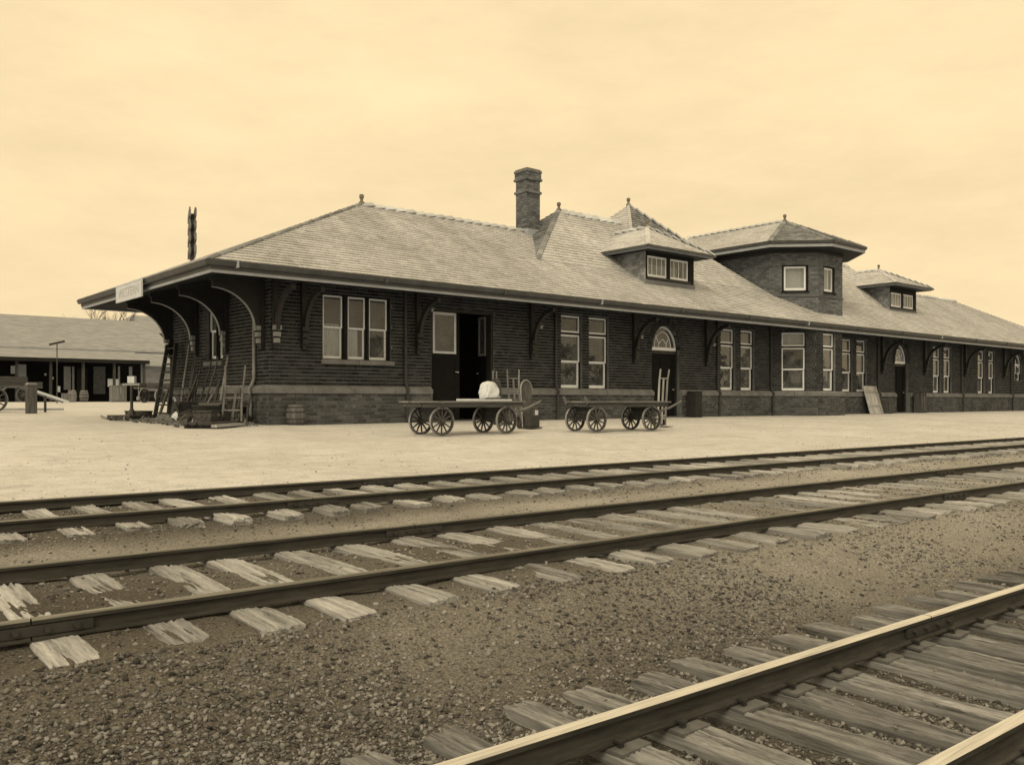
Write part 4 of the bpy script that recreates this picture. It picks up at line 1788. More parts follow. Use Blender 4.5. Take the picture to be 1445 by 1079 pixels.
def chimney():
    q = MB()
    q.box(cx0 + 0.008, cx1 - 0.008, cy0 + 0.008, cy1 - 0.008, 6.4, CT)
    ch = q.build('chimney', M['mortar'], STA)
    rs = random.Random(4)
    bm = MB()
    z = 6.4
    r = 0
    while z < CT - 0.02:
        e = 0.0
        if z > CT - 0.28:
            e = 0.035
        elif CT - 0.36 < z <= CT - 0.28:
            e = 0.07
        elif 8.72 < z < 8.82:
            e = 0.05
        a, b = z + 0.007, min(z + CH, CT) - 0.007
        L_ = 0.23
        for (x0, x1, ax) in ((cx0 - e, cx1 + e, 0), (cy0 - e, cy1 + e, 1)):
            x = x0 - (r % 2) * L_ / 2
            while x < x1:
                s, t = max(x + 0.006, x0), min(x + L_ - 0.006, x1)
                x += L_
                if t - s < 0.03:
                    continue
                pr = rs.uniform(0, 0.006)
                if ax == 0:
                    bm.box(s, t, cy0 - e - pr, cy0 + 0.06, a, b)
                    bm.box(s, t, cy1 - 0.06, cy1 + e + pr, a, b)
                else:
                    bm.box(cx0 - e - pr, cx0 + 0.06, s + 0.003, t - 0.003, a, b)
                    bm.box(cx1 - 0.06, cx1 + e + pr, s + 0.003, t - 0.003, a, b)
        z += CH
        r += 1
    stuff(bm.build('brickwork', M['brick_tower'], ch))
    q = MB()
    q.box(cx0 - 0.06, cx1 + 0.06, cy0 - 0.06, cy1 + 0.06, CT, CT + 0.10)
    q.box(cx0 - 0.02, cx1 + 0.02, cy0 - 0.02, cy1 + 0.02, CT + 0.10, CT + 0.15)
    q.build('chimney_cap', M['stone'], ch, bevel=0.01)
    q = MB()
    q.prism([(cy0 - 0.10, RZ - sl * (RY - cy0 + 0.10) + 0.02), (RY, RZ + 0.06), (cy1 + 0.1, RZ - sl * (cy1 + 0.1 - RY) + 0.02), (cy1 + 0.1, RZ + 0.12), (cy0 - 0.1, RZ + 0.02)],
            lambda t: (cx0 - 0.03, t[0], t[1]), lambda t: (cx1 + 0.03, t[0], t[1]))
    q.build('flashing', M['fascia'], ch)


chimney()


# ------------------------------------------------------------------ dormers
def hip_roof(xl, xr, yf, yb, ze_, xc, ya, zr, parent, mat='slate', fas='fascia', seed=50, th=0.14):
    W_ = [(xl, yb, ze_), (xl, yf, ze_), (xc, ya, zr), (xc, yb, zr)]
    F_ = [(xl, yf, ze_), (xr, yf, ze_), (xc, ya, zr)]
    E_ = [(xr, yf, ze_), (xr, yb, ze_), (xc, yb, zr), (xc, ya, zr)]
    rs = []
    for k, P in enumerate((W_, F_, E_)):
        o = slab(P, parent, 'dormer_roof', 'sheath', 0.04)
        rs.append((o, P))
    for k, (o, P) in enumerate(rs):
        stuff(shingles(P, None, mat, seed=seed + k, expo=0.16, lift=0.018).build('slate_courses', M[mat], parent))
    ridge_line((xc, ya, zr), (xc, yb, zr), parent, 0.18, (zr - ze_) / (xr - xc), 0.36)
    ridge_line((xl, yf, ze_), (xc, ya, zr), parent, 0.09, 0.4, 0.34, 'slate')
    ridge_line((xr, yf, ze_), (xc, ya, zr), parent, 0.13, 0.4, 0.34, 'ridge')
    finial(xc, ya, zr + 0.03, parent, 0.9)
    q = MB()
    i = 0.03
    q.box(xl + i, xr - i, yf + i, yf + i + 0.04, ze_ - th, ze_ - 0.03)
    q.box(xl + i, xl + i + 0.04, yf + i + 0.042, yb, ze_ - th, ze_ - 0.03)
    q.box(xr - i - 0.04, xr - i, yf + i + 0.042, yb, ze_ - th, ze_ - 0.03)
    q.build('fascia', M[fas], parent)
    q = MB()
    q.box(xl + i + 0.042, xr - i - 0.042, yf + i + 0.042, yb, ze_ - th + 0.02, ze_ - th + 0.05)
    q.build('soffit', M['soffit'], parent)
    q = MB()
    q.box(xl - 0.03, xr + 0.03, yf - 0.06, yf + 0.028, ze_ - 0.10, ze_ - 0.005)
    q.box(xl - 0.06, xl + 0.028, yf + 0.03, yb, ze_ - 0.10, ze_ - 0.005)
    q.build('gutter', M['gutter'], parent)


def dormer(x0, x1, yf, zb, zt, xc, ya, zr, ovx, ovf, seed, wz):
    fr = Frame((x0, yf, 0), (1, 0, 0), (0, -1, 0))
    w = x1 - x0
    q = fr.mb()
    m0, m1 = 0.10, w - 0.32
    wa, wb = wz
    q.box(0, m0, -0.12, 0, zb - 0.3, zt)
    q.box(m1, w, -0.12, 0, zb - 0.3, zt)
    q.box(m0, m1, -0.12, 0, zb - 0.3, wa)
    q.box(m0, m1, -0.12, 0, wb, zt)
    yb = yf + 3.2
    q.box(0, 0.1, -3.2, -0.122, zb - 0.3, zt)
    q.box(w - 0.1, w, -3.2, -0.122, zb - 0.3, zt)
    q.box(0.1, w - 0.1, -1.5, -1.4, zb, zt)
    d = q.build('dormer', M['trim_dark'], STA)
    # sill apron and frame
    q = fr.mb()
    q.box(-0.04, w + 0.04, 0.002, 0.03, zb - 0.2, wa - 0.12)
    q.build('apron', M['slate_dark'], d)
    q = fr.mb()
    q.box(m0 - 0.05, m1 + 0.05, 0.002, 0.06, wa - 0.10, wa - 0.02)
    q.build('dormer_sill', M['bracket'], d)
    c = (m0 + m1) / 2
    q = fr.mb()
    q.box(c - 0.09, c + 0.09, -0.10, 0.012, wa, wb)
    q.build('mullion', M['trim_dark'], d)
    for a, b in ((m0 + 0.02, c - 0.10), (c + 0.10, m1 - 0.02)):
        sash(fr, 'sash', a, b, wa, wb, -0.03, 0.06, 0.09, d, bars=3)
    q = fr.mb()
    q.box(m0, m1, -0.60, -0.58, wa - 0.1, wa + (wb - wa) * 0.75)
    q.build('curtain_or_reflection', M['curtain_or_reflection'], d)
    # slate hung cheeks
    for x, sg in ((x0, -1), (x1, 1)):
        o = Vector((x + sg * 0.002, yf, 0))
        mb = MB()
        rs = random.Random(seed)
        z = zb - 0.2
        r = 0
        while z < zt - 0.05:
            y = 0.0 - (r % 2) * 0.1
            while y < 2.6:
                s, e = max(y + 0.004, 0), y + 0.2 - 0.004
                lf = 0.016 + rs.uniform(-0.004, 0.005)
                X = o.x
                vs = [(X, yf + s, z), (X, yf + e, z), (X + sg * lf, yf + s, z), (X + sg * lf, yf + e, z), (X + sg * 0.002, yf + s, z + 0.15), (X + sg * 0.002, yf + e, z + 0.15)]
                mb.add(vs, [(2, 3, 5, 4), (0, 1, 3, 2), (1, 5, 3), (0, 2, 4)])
                y += 0.2
            z += 0.14
            r += 1
        stuff(mb.build('slate_hanging', M['slate_dark'], d))
    hip_roof(x0 - ovx, x1 + ovx, yf - ovf, yb, zt, xc, ya, zr, d, seed=seed)
    return d


dormer(15.40, 18.30, 0.30, 5.09, 6.49, 16.85, 1.50, 7.62, 0.55, 0.62, 60, (5.42, 6.22))
dormer(35.80, 38.80, 0.95, 5.49, 6.90, 37.30, 2.35, 7.95, 0.60, 0.65, 70, (5.72, 6.48))

# ------------------------------------------------------------------ bay tower above the roof
TWZ0, TWZ1 = 4.3, 7.28
TQ = [(24.70, 6.0), (24.70, 0.77), (26.07, -0.60), (28.15, -0.60), (29.52, 0.77), (29.52, 6.0)]
tower = MB()
tower.box(25.1, 29.1, 1.2, 5.9, 7.30, 7.36)
TOW = tower.build('tower', M['soffit'], STA)
tw_frames = []
for k, (a, b) in enumerate(zip(TQ[:-1], TQ[1:])):
    u = Vector((b[0] - a[0], b[1] - a[1], 0))
    n = Vector((u.y, -u.x, 0))
    ln = u.length
    wn = None
    if k == 1:
        wn = (ln / 2 - 0.54, ln / 2 + 0.44, 5.66, 6.74)
    elif k == 2:
        wn = (0.55, 1.33, 5.66, 6.74)
    tw_frames.append((Frame((a[0], a[1], 0), u, n), ln, wn))
TWZ1 = 7.58
for fr, ln, wn in tw_frames:
    ops = []
    if wn:
        ops = [(wn[0] - 0.10, wn[1] + 0.10, wn[2] - 0.04, wn[3] + 0.08, 0)]
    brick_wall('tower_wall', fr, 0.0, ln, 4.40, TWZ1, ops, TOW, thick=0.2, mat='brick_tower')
    q = fr.mb()
    q.box(-0.02, ln + 0.02, 0.012, 0.05, 5.36, 5.43)
    q.build('string_course', M['brick_tower'], TOW)
    q = fr.mb()
    q.box(-0.02, ln + 0.02, 0.012, 0.06, 7.33, 7.57)
    q.build('frieze', M['bracket'], TOW)
    if wn:
        q = fr.mb()
        q.box(wn[0] - 0.10, wn[0], -0.18, -0.03, wn[2] - 0.04, wn[3] + 0.08)
        q.box(wn[1], wn[1] + 0.10, -0.18, -0.03, wn[2] - 0.04, wn[3] + 0.08)
        q.box(wn[0], wn[1], -0.18, -0.03, wn[3], wn[3] + 0.08)
        q.box(wn[0] - 0.14, wn[1] + 0.14, -0.18, 0.06, wn[2] - 0.12, wn[2] - 0.045)
        q.build('window', M['trim_dark'], TOW)
        sash(fr, 'sash', wn[0], wn[1], wn[2], wn[3], -0.08, 0.08, 0.10, TOW, bars=0 if ln < 2 else 1)
        q = fr.mb()
        q.box(wn[0] - 0.1, wn[1] + 0.1, -0.30, -0.28, wn[2] - 0.1, wn[3] + 0.1)
        q.build('curtain_or_reflection', M['curtain_or_reflection'], TOW)
EV = 7.74
o_ = 0.90
TP = [(23.75, 7.5), (23.75, 0.38), (25.68, -1.55), (28.54, -1.55), (30.47, 0.38), (30.47, 7.5)]
TR_, TRZ = (27.11, 1.78), 9.26
faces = []
for a, b in zip(TP[:-1], TP[1:]):
    if a[0] == b[0] == 23.75:
        P = [(a[0], a[1], EV), (b[0], b[1], EV), (TR_[0], TR_[1], TRZ), (TR_[0], 7.5, TRZ)]
    elif a[0] == b[0]:
        P = [(a[0], a[1], EV), (b[0], b[1], EV), (TR_[0], 7.5, TRZ), (TR_[0], TR_[1], TRZ)]
    else:
        P = [(a[0], a[1], EV), (b[0], b[1], EV), (TR_[0], TR_[1], TRZ)]
    o = slab(P, TOW, 'tower_roof', 'sheath', 0.05)
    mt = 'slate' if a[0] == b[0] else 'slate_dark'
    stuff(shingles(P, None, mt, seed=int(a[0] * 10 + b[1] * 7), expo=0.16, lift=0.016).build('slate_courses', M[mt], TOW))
    q = MB()
    d = Vector((b[0] - a[0], b[1] - a[1], 0)).normalized()
    n_ = Vector((d.y, -d.x, 0))
    if n_.dot(Vector((a[0] - 27.1, a[1] - 3, 0))) < 0:
        n_ = -n_
    pa, pb_ = Vector((a[0], a[1], 0)), Vector((b[0], b[1], 0))
    up = Vector((0, 0, 1))
    q.prism([(-0.07, EV - 0.27), (-0.02, EV - 0.27), (-0.02, EV - 0.14), (-0.07, EV - 0.14)], lambda t: pa + n_ * t[0] + up * t[1], lambda t: pb_ + n_ * t[0] + up * t[1])
    q.build('fascia', M['fascia'], TOW)
    q = MB()
    q.prism([(-0.05, EV - 0.138), (0.06, EV - 0.11), (0.08, EV - 0.005), (-0.05, EV - 0.005)], lambda t: pa + n_ * t[0] + up * t[1], lambda t: pb_ + n_ * t[0] + up * t[1])
    q.build('gutter', M['gutter'], TOW)
q = MB()
q.face([(p[0] + (0.04 if p[0] < 26 else -0.04), p[1] + 0.03, EV - 0.26) for p in TP])
q.build('soffit', M['soffit'], TOW)
ridge_line((TR_[0], TR_[1], TRZ), (TR_[0], 7.5, TRZ), TOW, 0.20, 0.45, 0.38)
for p in TP[1:5]:
    ridge_line((p[0], p[1], EV), (TR_[0], TR_[1], TRZ), TOW, 0.12, 0.35, 0.36, 'slate_dark')
finial(TR_[0], TR_[1], TRZ + 0.03, TOW, 1.0)

finish_bricks(300)


# ------------------------------------------------------------------ small fittings of the wall
def wall_lamp(u, z, label):
    t = thing('wall_lamp', label, 'lamp', (u, 0, z), 0, 'lamps on the station front')
    q = MB()
    q.tube([(0, -0.01, 0.0), (0, -0.2, 0.10), (0, -0.36, 0.06), (0, -0.38, -0.02)], 0.016, 6)
    q.build('arm', M['iron'], t)
    q = MB()
    q.lathe((0, -0.38, -0.02), [(0.02, 0.0), (0.035, -0.02), (0.085, -0.06), (0.10, -0.075), (0.095, -0.08)], 12)
    q.build('shade', M['iron_pale'], t, smooth=True)
    q = MB()
    q.lathe((0, -0.38, -0.10), [(0.02, 0.02), (0.035, -0.03), (0.032, -0.055), (0.012, -0.07)], 10)
    q.build('bulb', M['lamp'], t, smooth=True)


wall_lamp(14.42, 3.12, 'wall lamp with pale shade between the paired windows and the arched door')
wall_lamp(9.42, 3.22, 'wall lamp on thin arm right of the open double door')
wall_lamp(18.75, 3.0, 'wall lamp to the right of the arched door')
wall_lamp(5.0, 3.5, 'wall lamp high beside the downspout left of the double door')

# sign board hung on the end fascia
t = thing('station_sign', 'pale lettered sign board hanging from the end eave', 'sign', (-OX - 0.17, 4.05, 3.55))
q = MB()
q.box(-0.03, 0.0, -1.12, 1.12, 0.0, 0.44)
bd = q.build('board', M['sign'], t)
q = MB()
for (a, b, c, d) in ((-1.15, 1.15, 0.44, 0.47), (-1.15, 1.15, -0.03, 0.0), (-1.15, -1.12, 0.0, 0.44), (1.12, 1.15, 0.0, 0.44)):
    q.box(-0.04, 0.005, a, b, c, d)
q.build('frame', M['sign'], t)
for y in (-0.9, 0.9):
    q = MB()
    q.bar((-0.01, y, 0.45), (0.14, y, 0.40), 0.03, 0.03)
    q.build('hanger', M['iron'], t)
fc = bpy.data.curves.new('lettering', 'FONT')
fc.body = 'WESTERN'
fc.size = 0.36
fc.align_x = 'CENTER'
fc.extrude = 0.001
fo = bpy.data.objects.new('lettering', fc)
COL.objects.link(fo)
dg = bpy.context.evaluated_depsgraph_get()
tm = bpy.data.meshes.new_from_object(fo.evaluated_get(dg))
bpy.data.objects.remove(fo)
lo = link('lettering', tm, M['sign_ink'], t)
lo.rotation_euler = (R(90), 0, R(-90))
lo.location = (-0.034, 0, 0.09)
lo.scale = (1.15, 1, 1)


# ================================================================== baggage wagons
def wheel_meshes(r):
    q = MB()
    q.ring((0, 0, 0), (0, 1, 0), r * 0.86, r, 0.05, 32)
    rim = q.mesh('wheel')
    q = MB()
    q.ring((0, 0, 0), (0, 1, 0), r * 1.001, r * 1.03, 0.056, 32)
    tyre = q.mesh('tyre')
    q = MB()
    q.tube([(0, -0.075, 0), (0, -0.06, 0), (0, 0.06, 0), (0, 0.075, 0)], [0.035, 0.055, 0.055, 0.035], 12)
    hub = q.mesh('hub')
    q = MB()
    q.bar((0.04, 0, 0), (r * 0.88, 0, 0), 0.028, 0.034, taper=0.75)
    spoke = q.mesh('spoke')
    return rim, tyre, hub, spoke


WM = wheel_meshes(0.305)
for me, m in zip(WM, ('wood_dark_x', 'iron_pale', 'iron', 'wood_dark_x')):
    me.materials.append(M[m])


def put_wheel(parent, x, y, z, ang, yaw=0.0, scale=1.0):
    w = link('wheel', WM[0], M['wood_dark_x'], parent)
    w.location = (x, y, z)
    w.rotation_euler = (0, ang, yaw)
    w.scale = (scale,) * 3
    link('tyre', WM[1], M['iron_pale'], w)
    link('hub', WM[2], M['iron'], w)
    for k in range(12):
        s = link('spoke', WM[3], M['wood_dark_x'], w)
        s.rotation_euler = (0, 2 * math.pi * k / 12, 0)


def wagon(label, loc, rz, ln, stakes, steer=0.0, cut=0.0):
    t = thing('baggage_wagon', label, 'wagon', loc, rz, 'baggage wagons on the platform')
    r = 0.314
    wbx = ln / 2 - (0.55 if ln < 3 else 0.62)
    tw = 0.40
    for i in range(7):
        y = -0.46 + i * 0.132
        q = MB()
        q.box(-ln / 2 + cut, ln / 2 + random.uniform(-0.02, 0.03), y, y + 0.126, 0.72, 0.755 + random.uniform(-0.003, 0.004))
        q.build('deck_plank', M['wood_x'], t)
    for y in (-0.43, 0.36):
        q = MB()
        q.box(-ln / 2 + 0.05 + cut, ln / 2 - 0.05, y, y + 0.07, 0.615, 0.718)
        q.build('side_sill', M['wood_dark_x'], t)
    for x in (-ln / 2 + 0.04 + cut, ln / 2 - 0.12):
        q = MB()
        q.box(x, x + 0.08, -0.355, 0.355, 0.625, 0.717)
        q.build('cross_sill', M['wood_dark_x'], t)
    for k, x in enumerate((-wbx, wbx)):
        a = steer if k == 1 else 0.0
        q = MB()
        q.bar((x + math.sin(a) * tw, -tw * math.cos(a), r), (x - math.sin(a) * tw, tw * math.cos(a), r), 0.05, 0.06)
        q.build('axle', M['iron'], t)
        q = MB()
        q.box(x - 0.05, x + 0.05, -0.30, 0.30, r + 0.04, r + 0.16)
        q.box(x - 0.04, x + 0.04, -0.34, 0.34, r + 0.18, 0.612)
        q.build('bolster', M['wood_dark_x'], t)
        q = MB()
        q.ring((x, 0, r + 0.17), (0, 0, 1), 0.17, 0.21, 0.018, 24)
        q.build('turntable_ring', M['iron'], t)
        for sg in (1, -1):
            q = MB()
            q.bar((x + 0.16, sg * 0.3, 0.61), (x, sg * 0.33, r), 0.025, 0.02)
            q.bar((x - 0.16, sg * 0.3, 0.61), (x, sg * 0.33, r), 0.025, 0.02)
            q.build('brace_rod', M['iron'], t)
            put_wheel(t, x - sg * tw * math.sin(a), sg * tw * math.cos(a), r, random.uniform(0, 1), a)
    q = MB()
    x = ln / 2 - 0.35
    q.bar((x, -0.10, 0.40), (ln / 2 + 0.06, -0.03, 0.50), 0.05, 0.05)
    q.bar((x, 0.10, 0.40), (ln / 2 + 0.06, 0.03, 0.50), 0.05, 0.05)
    q.tube([(ln / 2 + 0.02, 0, 0.48), (ln / 2 + 0.45, 0, 0.58), (ln / 2 + 0.92, 0, 0.76)], [0.036, 0.032, 0.026], 8)
    tg = q.build('tongue', M['wood_z'], t)
    q = MB()
    q.tube([(ln / 2 + 0.90, -0.16, 0.755), (ln / 2 + 0.90, 0.16, 0.755)], 0.018, 8)
    q.build('handle', M['iron'], tg)
    for (x, y, h, lean) in stakes:
        q = MB()
        q.bar((x, y, 0.70), (x + lean, y, 0.70 + h), 0.05, 0.04)
        q.build('stake', M['wood_z'], t)
    return t


WZ1 = gh(1.75, -6.2)
wagon('baggage wagon carrying a white sack, in front of the open double door', (1.80, -6.20, WZ1), 0.0, 2.90, [], 0.06)
WZ2 = gh(6.2, -6.6)
wagon('empty baggage wagon in front of the paired windows and arched door', (6.15, -6.75, WZ2), -0.06, 3.15, [(-1.25, -0.4, 0.16, -0.08), (-1.25, 0.4, 0.16, -0.08)], -0.05, 0.32)

# load of the first wagon
DZ = WZ1 + 0.757
q = MB()
for i in range(3):
    q.box(-0.5, 0.5, -0.42 + i * 0.27, -0.16 + i * 0.27, 0.0, 0.035 + 0.006 * i)
o = q.build('loose_boards', M['canvas'])
o.location = (2.37, -6.2, DZ + 0.002)
tag(o, 'flat pale boards lying under the white sack', 'boards')


def sack(name, w, d, h, seed):
    rs = np.random.default_rng(seed)
    n, k = 22, 16
    vs, fs = [], []
    for i in range(k + 1):
        t = i / k
        z = h * t
        s = (1 - t ** 9) ** 0.5 * (1.0 - 0.30 * t * t + 0.05 * math.sin(math.pi * min(1, t * 1.6)))
        if i == 0:
            s = 0.9
        for j in range(n):
            a = 2 * math.pi * j / n
            c, sn = math.cos(a), math.sin(a)
            e = 0.4
            x = w / 2 * s * math.copysign(abs(c) ** e, c)
            y = d / 2 * s * math.copysign(abs(sn) ** e, sn)
            f = 1 + 0.07 * math.sin(3 * a + 5 * t + seed) + 0.06 * math.sin(7 * a - 9 * t) + rs.normal() * 0.012
            vs.append((x * f - 0.05 * t * t, y * f, z + 0.16 * t * (1 - t) * math.cos(a + 0.6)))
    for i in range(k):
        for j in range(n):
            j2 = (j + 1) % n
            fs.append((i * n + j, i * n + j2, (i + 1) * n + j2, (i + 1) * n + j))
    fs.append(tuple(range(n - 1, -1, -1)))
    q = MB()
    q.add(vs, fs)
    return q


t = thing('canvas_sack', 'bulging white canvas sack with dark strap on the loaded wagon', 'sack', (2.58, -6.15, DZ + 0.05), 0.0)
sack('canvas_sack', 0.40, 0.34, 0.41, 3).build('bag', M['canvas'], t)
q = MB()
pts = []
for i in range(14):
    a = math.pi * i / 13
    pts.append((0.14 + 0.14 * (1 - math.sin(a)) * 0.2 + 0.05 * math.sin(a), -0.20 * math.cos(a), 0.06 + 0.40 * max(0.0, math.sin(a)) ** 0.7))
q.tube(pts, 0.027, 6)
q.tube([(-0.06, -0.17, 0.415), (0.05, -0.185, 0.40), (0.13, -0.19, 0.33), (0.17, -0.19, 0.22), (0.21, -0.185, 0.10)], 0.018, 6)
q.build('strap', M['leather'], t)
q = MB()
q.box(-0.28, 0.34, -0.22, -0.19, -0.005, 0.02)
q.build('cord', M['leather'], t)


# ------------------------------------------------------------------ hand trucks
def hand_truck(label, loc, rz, lean, h=1.35, w=0.46, mat='wood_z', wr=0.11, group='hand trucks', rungs=(0.35, 0.75, 1.05), mid=False, panel=0.0):
    """upright two-wheeled truck leaning by `lean` radians about its own x axis"""
    t = thing('hand_truck', label, 'hand truck', loc, rz, group)
    c, s = math.cos(lean), math.sin(lean)

    def P(x, z, d=0.0):
        return (x, z * s + d * c, 0.02 + z * c - d * s + (0.0))
    for sg in (-1, 1):
        q = MB()
        q.tube([P(sg * w * 0.50, 0.02), P(sg * w * 0.44, 0.5), P(sg * w * 0.47, h * 0.8), P(sg * w * 0.50, h, -0.03)], [0.028, 0.03, 0.026, 0.022], 8)
        q.build('handle', M[mat], t)
        q = MB()
        q.ring(P(sg * (w * 0.5 - 0.06), 0.11, 0.09), (1, 0, 0), wr * 0.55, wr, 0.035, 18)
        q.tube([P(sg * (w * 0.5 - 0.09), 0.11, 0.09), P(sg * (w * 0.5 - 0.03), 0.11, 0.09)], wr * 0.6, 10)
        q.build('wheel', M['iron'], t)
    for z in rungs:
        q = MB()
        q.bar(P(-w * 0.45, z), P(w * 0.45, z), 0.04, 0.03)
        q.build('crossbar', M[mat], t)
    if mid:
        q = MB()
        q.bar(P(0.02, 0.05), P(0.0, h * 0.84), 0.045, 0.03)
        q.build('centre_bar', M[mat], t)
    if panel:
        q = MB()
        q.bar(P(0, 0.1, 0.02), P(0, panel, 0.02), w * 0.8, 0.02, up=(0, 1, 0))
        q.build('back_panel', M['wood_dark_z'], t)
    q = MB()
    a, b = P(-w * 0.5, 0.0), P(w * 0.5, 0.0)
    q.box(a[0], b[0], -0.24, 0.02, 0.005, 0.02)
    q.build('nose_plate', M['iron'], t)
    q = MB()
    q.tube([P(-w * 0.5, 0.11, 0.09), P(w * 0.5, 0.11, 0.09)], 0.014, 6)
    q.build('axle', M['iron'], t)
    return t


hand_truck('pale hand truck standing before the arched door behind the empty wagon', (9.15, -5.75, gh(9.15, -5.75)), 0.15, -0.06, 1.62, 0.46, 'wood_pale_z', rungs=(0.3, 1.36), mid=True)
hand_truck('slim hand truck with slatted frame upright right of the open double door', (5.82, -3.3, gh(5.82, -3.3)), -0.05, 0.10, 1.55, 0.42, 'wood_z', rungs=(0.3, 0.5, 0.7, 0.9, 1.3), mid=True)
hand_truck('bow-framed hand truck leaning left of the slim one by the door', (5.40, -3.1, gh(5.40, -3.1)), 0.6, 0.12, 1.5, 0.36, 'wood_z', rungs=(0.4, 0.8, 1.2))
hand_truck('pale-handled hand truck on the scrap pile below the corner of the end wall', (-1.25, -0.45, gh(-1.25, -0.45) + 0.10), R(-52), 0.16, 1.45, 0.56, 'wood_z', wr=0.14, rungs=(0.30, 0.62, 0.92))
hand_truck('dark long-handled hand truck leaning on the end wall under the window', (-0.75, 3.25, gh(-0.75, 3.25)), R(-90), 0.30, 1.95, 0.46, 'wood_dark_z', wr=0.16, rungs=(0.3, 0.6, 0.9))
hand_truck('dark hand truck leaning between ladder and end window', (-0.62, 4.35, gh(-0.62, 4.35)), R(-85), 0.2, 2.0, 0.44, 'wood_dark_z', wr=0.14, rungs=(0.3, 0.7, 1.1))
hand_truck('small dark hand truck wedged behind the end wall downspout', (-0.55, 0.62, gh(-0.55, 0.6)), R(-70), 0.22, 1.0, 0.42, 'wood_dark_z', wr=0.15, rungs=(0.25, 0.5, 0.8))

# upright luggage barrow with a round-topped solid back
t = thing('luggage_barrow', 'dark upright barrow with round-topped back panel beside the loaded wagon', 'barrow', (4.80, -5.0, gh(4.80, -5.0)), R(8))
q = MB()
prof = [(-0.22, 0.05), (0.22, 0.05), (0.22, 1.0)] + [(0.22 * math.cos(a), 1.0 + 0.26 * math.sin(a)) for a in np.linspace(0.2, math.pi - 0.2, 9)] + [(-0.22, 1.0)]
q.prism(prof, lambda p: (p[0], 0.0 + p[1] * 0.08, p[1]), lambda p: (p[0], 0.05 + p[1] * 0.08, p[1]))
q.build('back_panel', M['wood_dark_z'], t, bevel=0.006)
q = MB()
q.tube([(p[0] * 1.04, -0.01 + p[1] * 0.08, p[1]) for p in prof[2:]] + [(-0.229, 0.0, 0.05)], 0.018, 6)
q.build('rim_band', M['iron_pale'], t)
q = MB()
q.box(-0.24, 0.24, -0.26, 0.06, 0.015, 0.05)
q.build('toe_board', M['iron'], t)
q = MB()
q.box(-0.19, 0.19, -0.22, -0.02, 0.052, 0.36)
q.build('box', M['leather'], t, bevel=0.01)
for sg in (-1, 1):
    q = MB()
    q.ring((sg * 0.2, 0.13, 0.11), (1, 0, 0), 0.06, 0.10, 0.04, 16)
    q.tube([(sg * 0.17, 0.13, 0.11), (sg * 0.23, 0.13, 0.11)], 0.065, 8)
    q.build('wheel', M['iron'], t)
q = MB()
q.box(0.0, 0.13, 0.0, 0.02, 0.0, 0.36)
o = q.build('paper_notice', M['canvas'])
o.location = (5.16, -4.85, gh(5.16, -4.85) + 0.12)
o.rotation_euler = (0, 0.1, 0.3)
tag(o, 'narrow white board propped right of the round-topped barrow', 'board')

# ================================================================== things along the front wall
t = thing('leaning_board', 'weathered plank door leaning on the wall below a window pair', 'board', (31.35, -0.62, 0.0), R(-6))
for i in range(5):
    q = MB()
    x = -0.55 + i * 0.222
    q.prism([(-0.03, 0.02), (0.0, 0.0), (0.42, 1.36 + 0.012 * (i % 2)), (0.39, 1.38)], lambda p: (x, p[0], p[1]), lambda p: (x + 0.215, p[0], p[1]))
    q.build('plank', M['wood_pale_z'], t)
for f_ in (0.25, 0.75):
    q = MB()
    q.prism([(-0.055 + 0.42 * f_, 1.36 * f_), (-0.03 + 0.42 * f_, 1.36 * f_ - 0.01), (0.0 + 0.42 * f_, 1.36 * f_ + 0.11), (-0.025 + 0.42 * f_, 1.36 * f_ + 0.12)],
            lambda p: (-0.5, p[0], p[1]), lambda p: (0.5, p[0], p[1]))
    q.build('batten', M['wood_pale_x'], t)


def crate(label, loc, rz, w, d, h, mat='wood_dark_z'):
    t = thing('crate', label, 'crate', loc, rz, 'crates along the front wall')
    n = max(2, round(w / 0.14))
    for fy in (0, 1):
        for i in range(n):
            q = MB()
            a = -w / 2 + w * i / n
            y = -d / 2 if fy == 0 else d / 2 - 0.018
            q.box(a + 0.003, a + w / n - 0.003, y, y + 0.018, 0.0, h)
            q.build('slat', M[mat], t)
    for sg in (-1, 1):
        q = MB()
        x = -w / 2 if sg < 0 else w / 2 - 0.018
        q.box(x, x + 0.018, -d / 2 + 0.02, d / 2 - 0.02, 0.0, h)
        q.build('side_panel', M[mat], t)
    q = MB()
    q.box(-w / 2 - 0.012, w / 2 + 0.012, -d / 2 - 0.012, d / 2 + 0.012, h + 0.001, h + 0.025)
    q.build('lid', M[mat], t)
    for z in (0.08, h - 0.12):
        q = MB()
        q.box(-w / 2, w / 2, -d / 2 - 0.016, -d / 2 - 0.001, z, z + 0.06)
        q.build('cleat', M[mat], t)


crate('tall dark crate right of the arched door near the paired windows', (17.45, -0.42, 0), 0.0, 0.42, 0.4, 1.0, 'ladder')
crate('tall dark crate right of the far arched door', (36.35, -0.42, 0), 0.0, 0.6, 0.4, 1.05)
crate('low dark crate between the leaning plank door and downspout', (32.55, -0.5, 0), 0.1, 0.5, 0.4, 0.62)


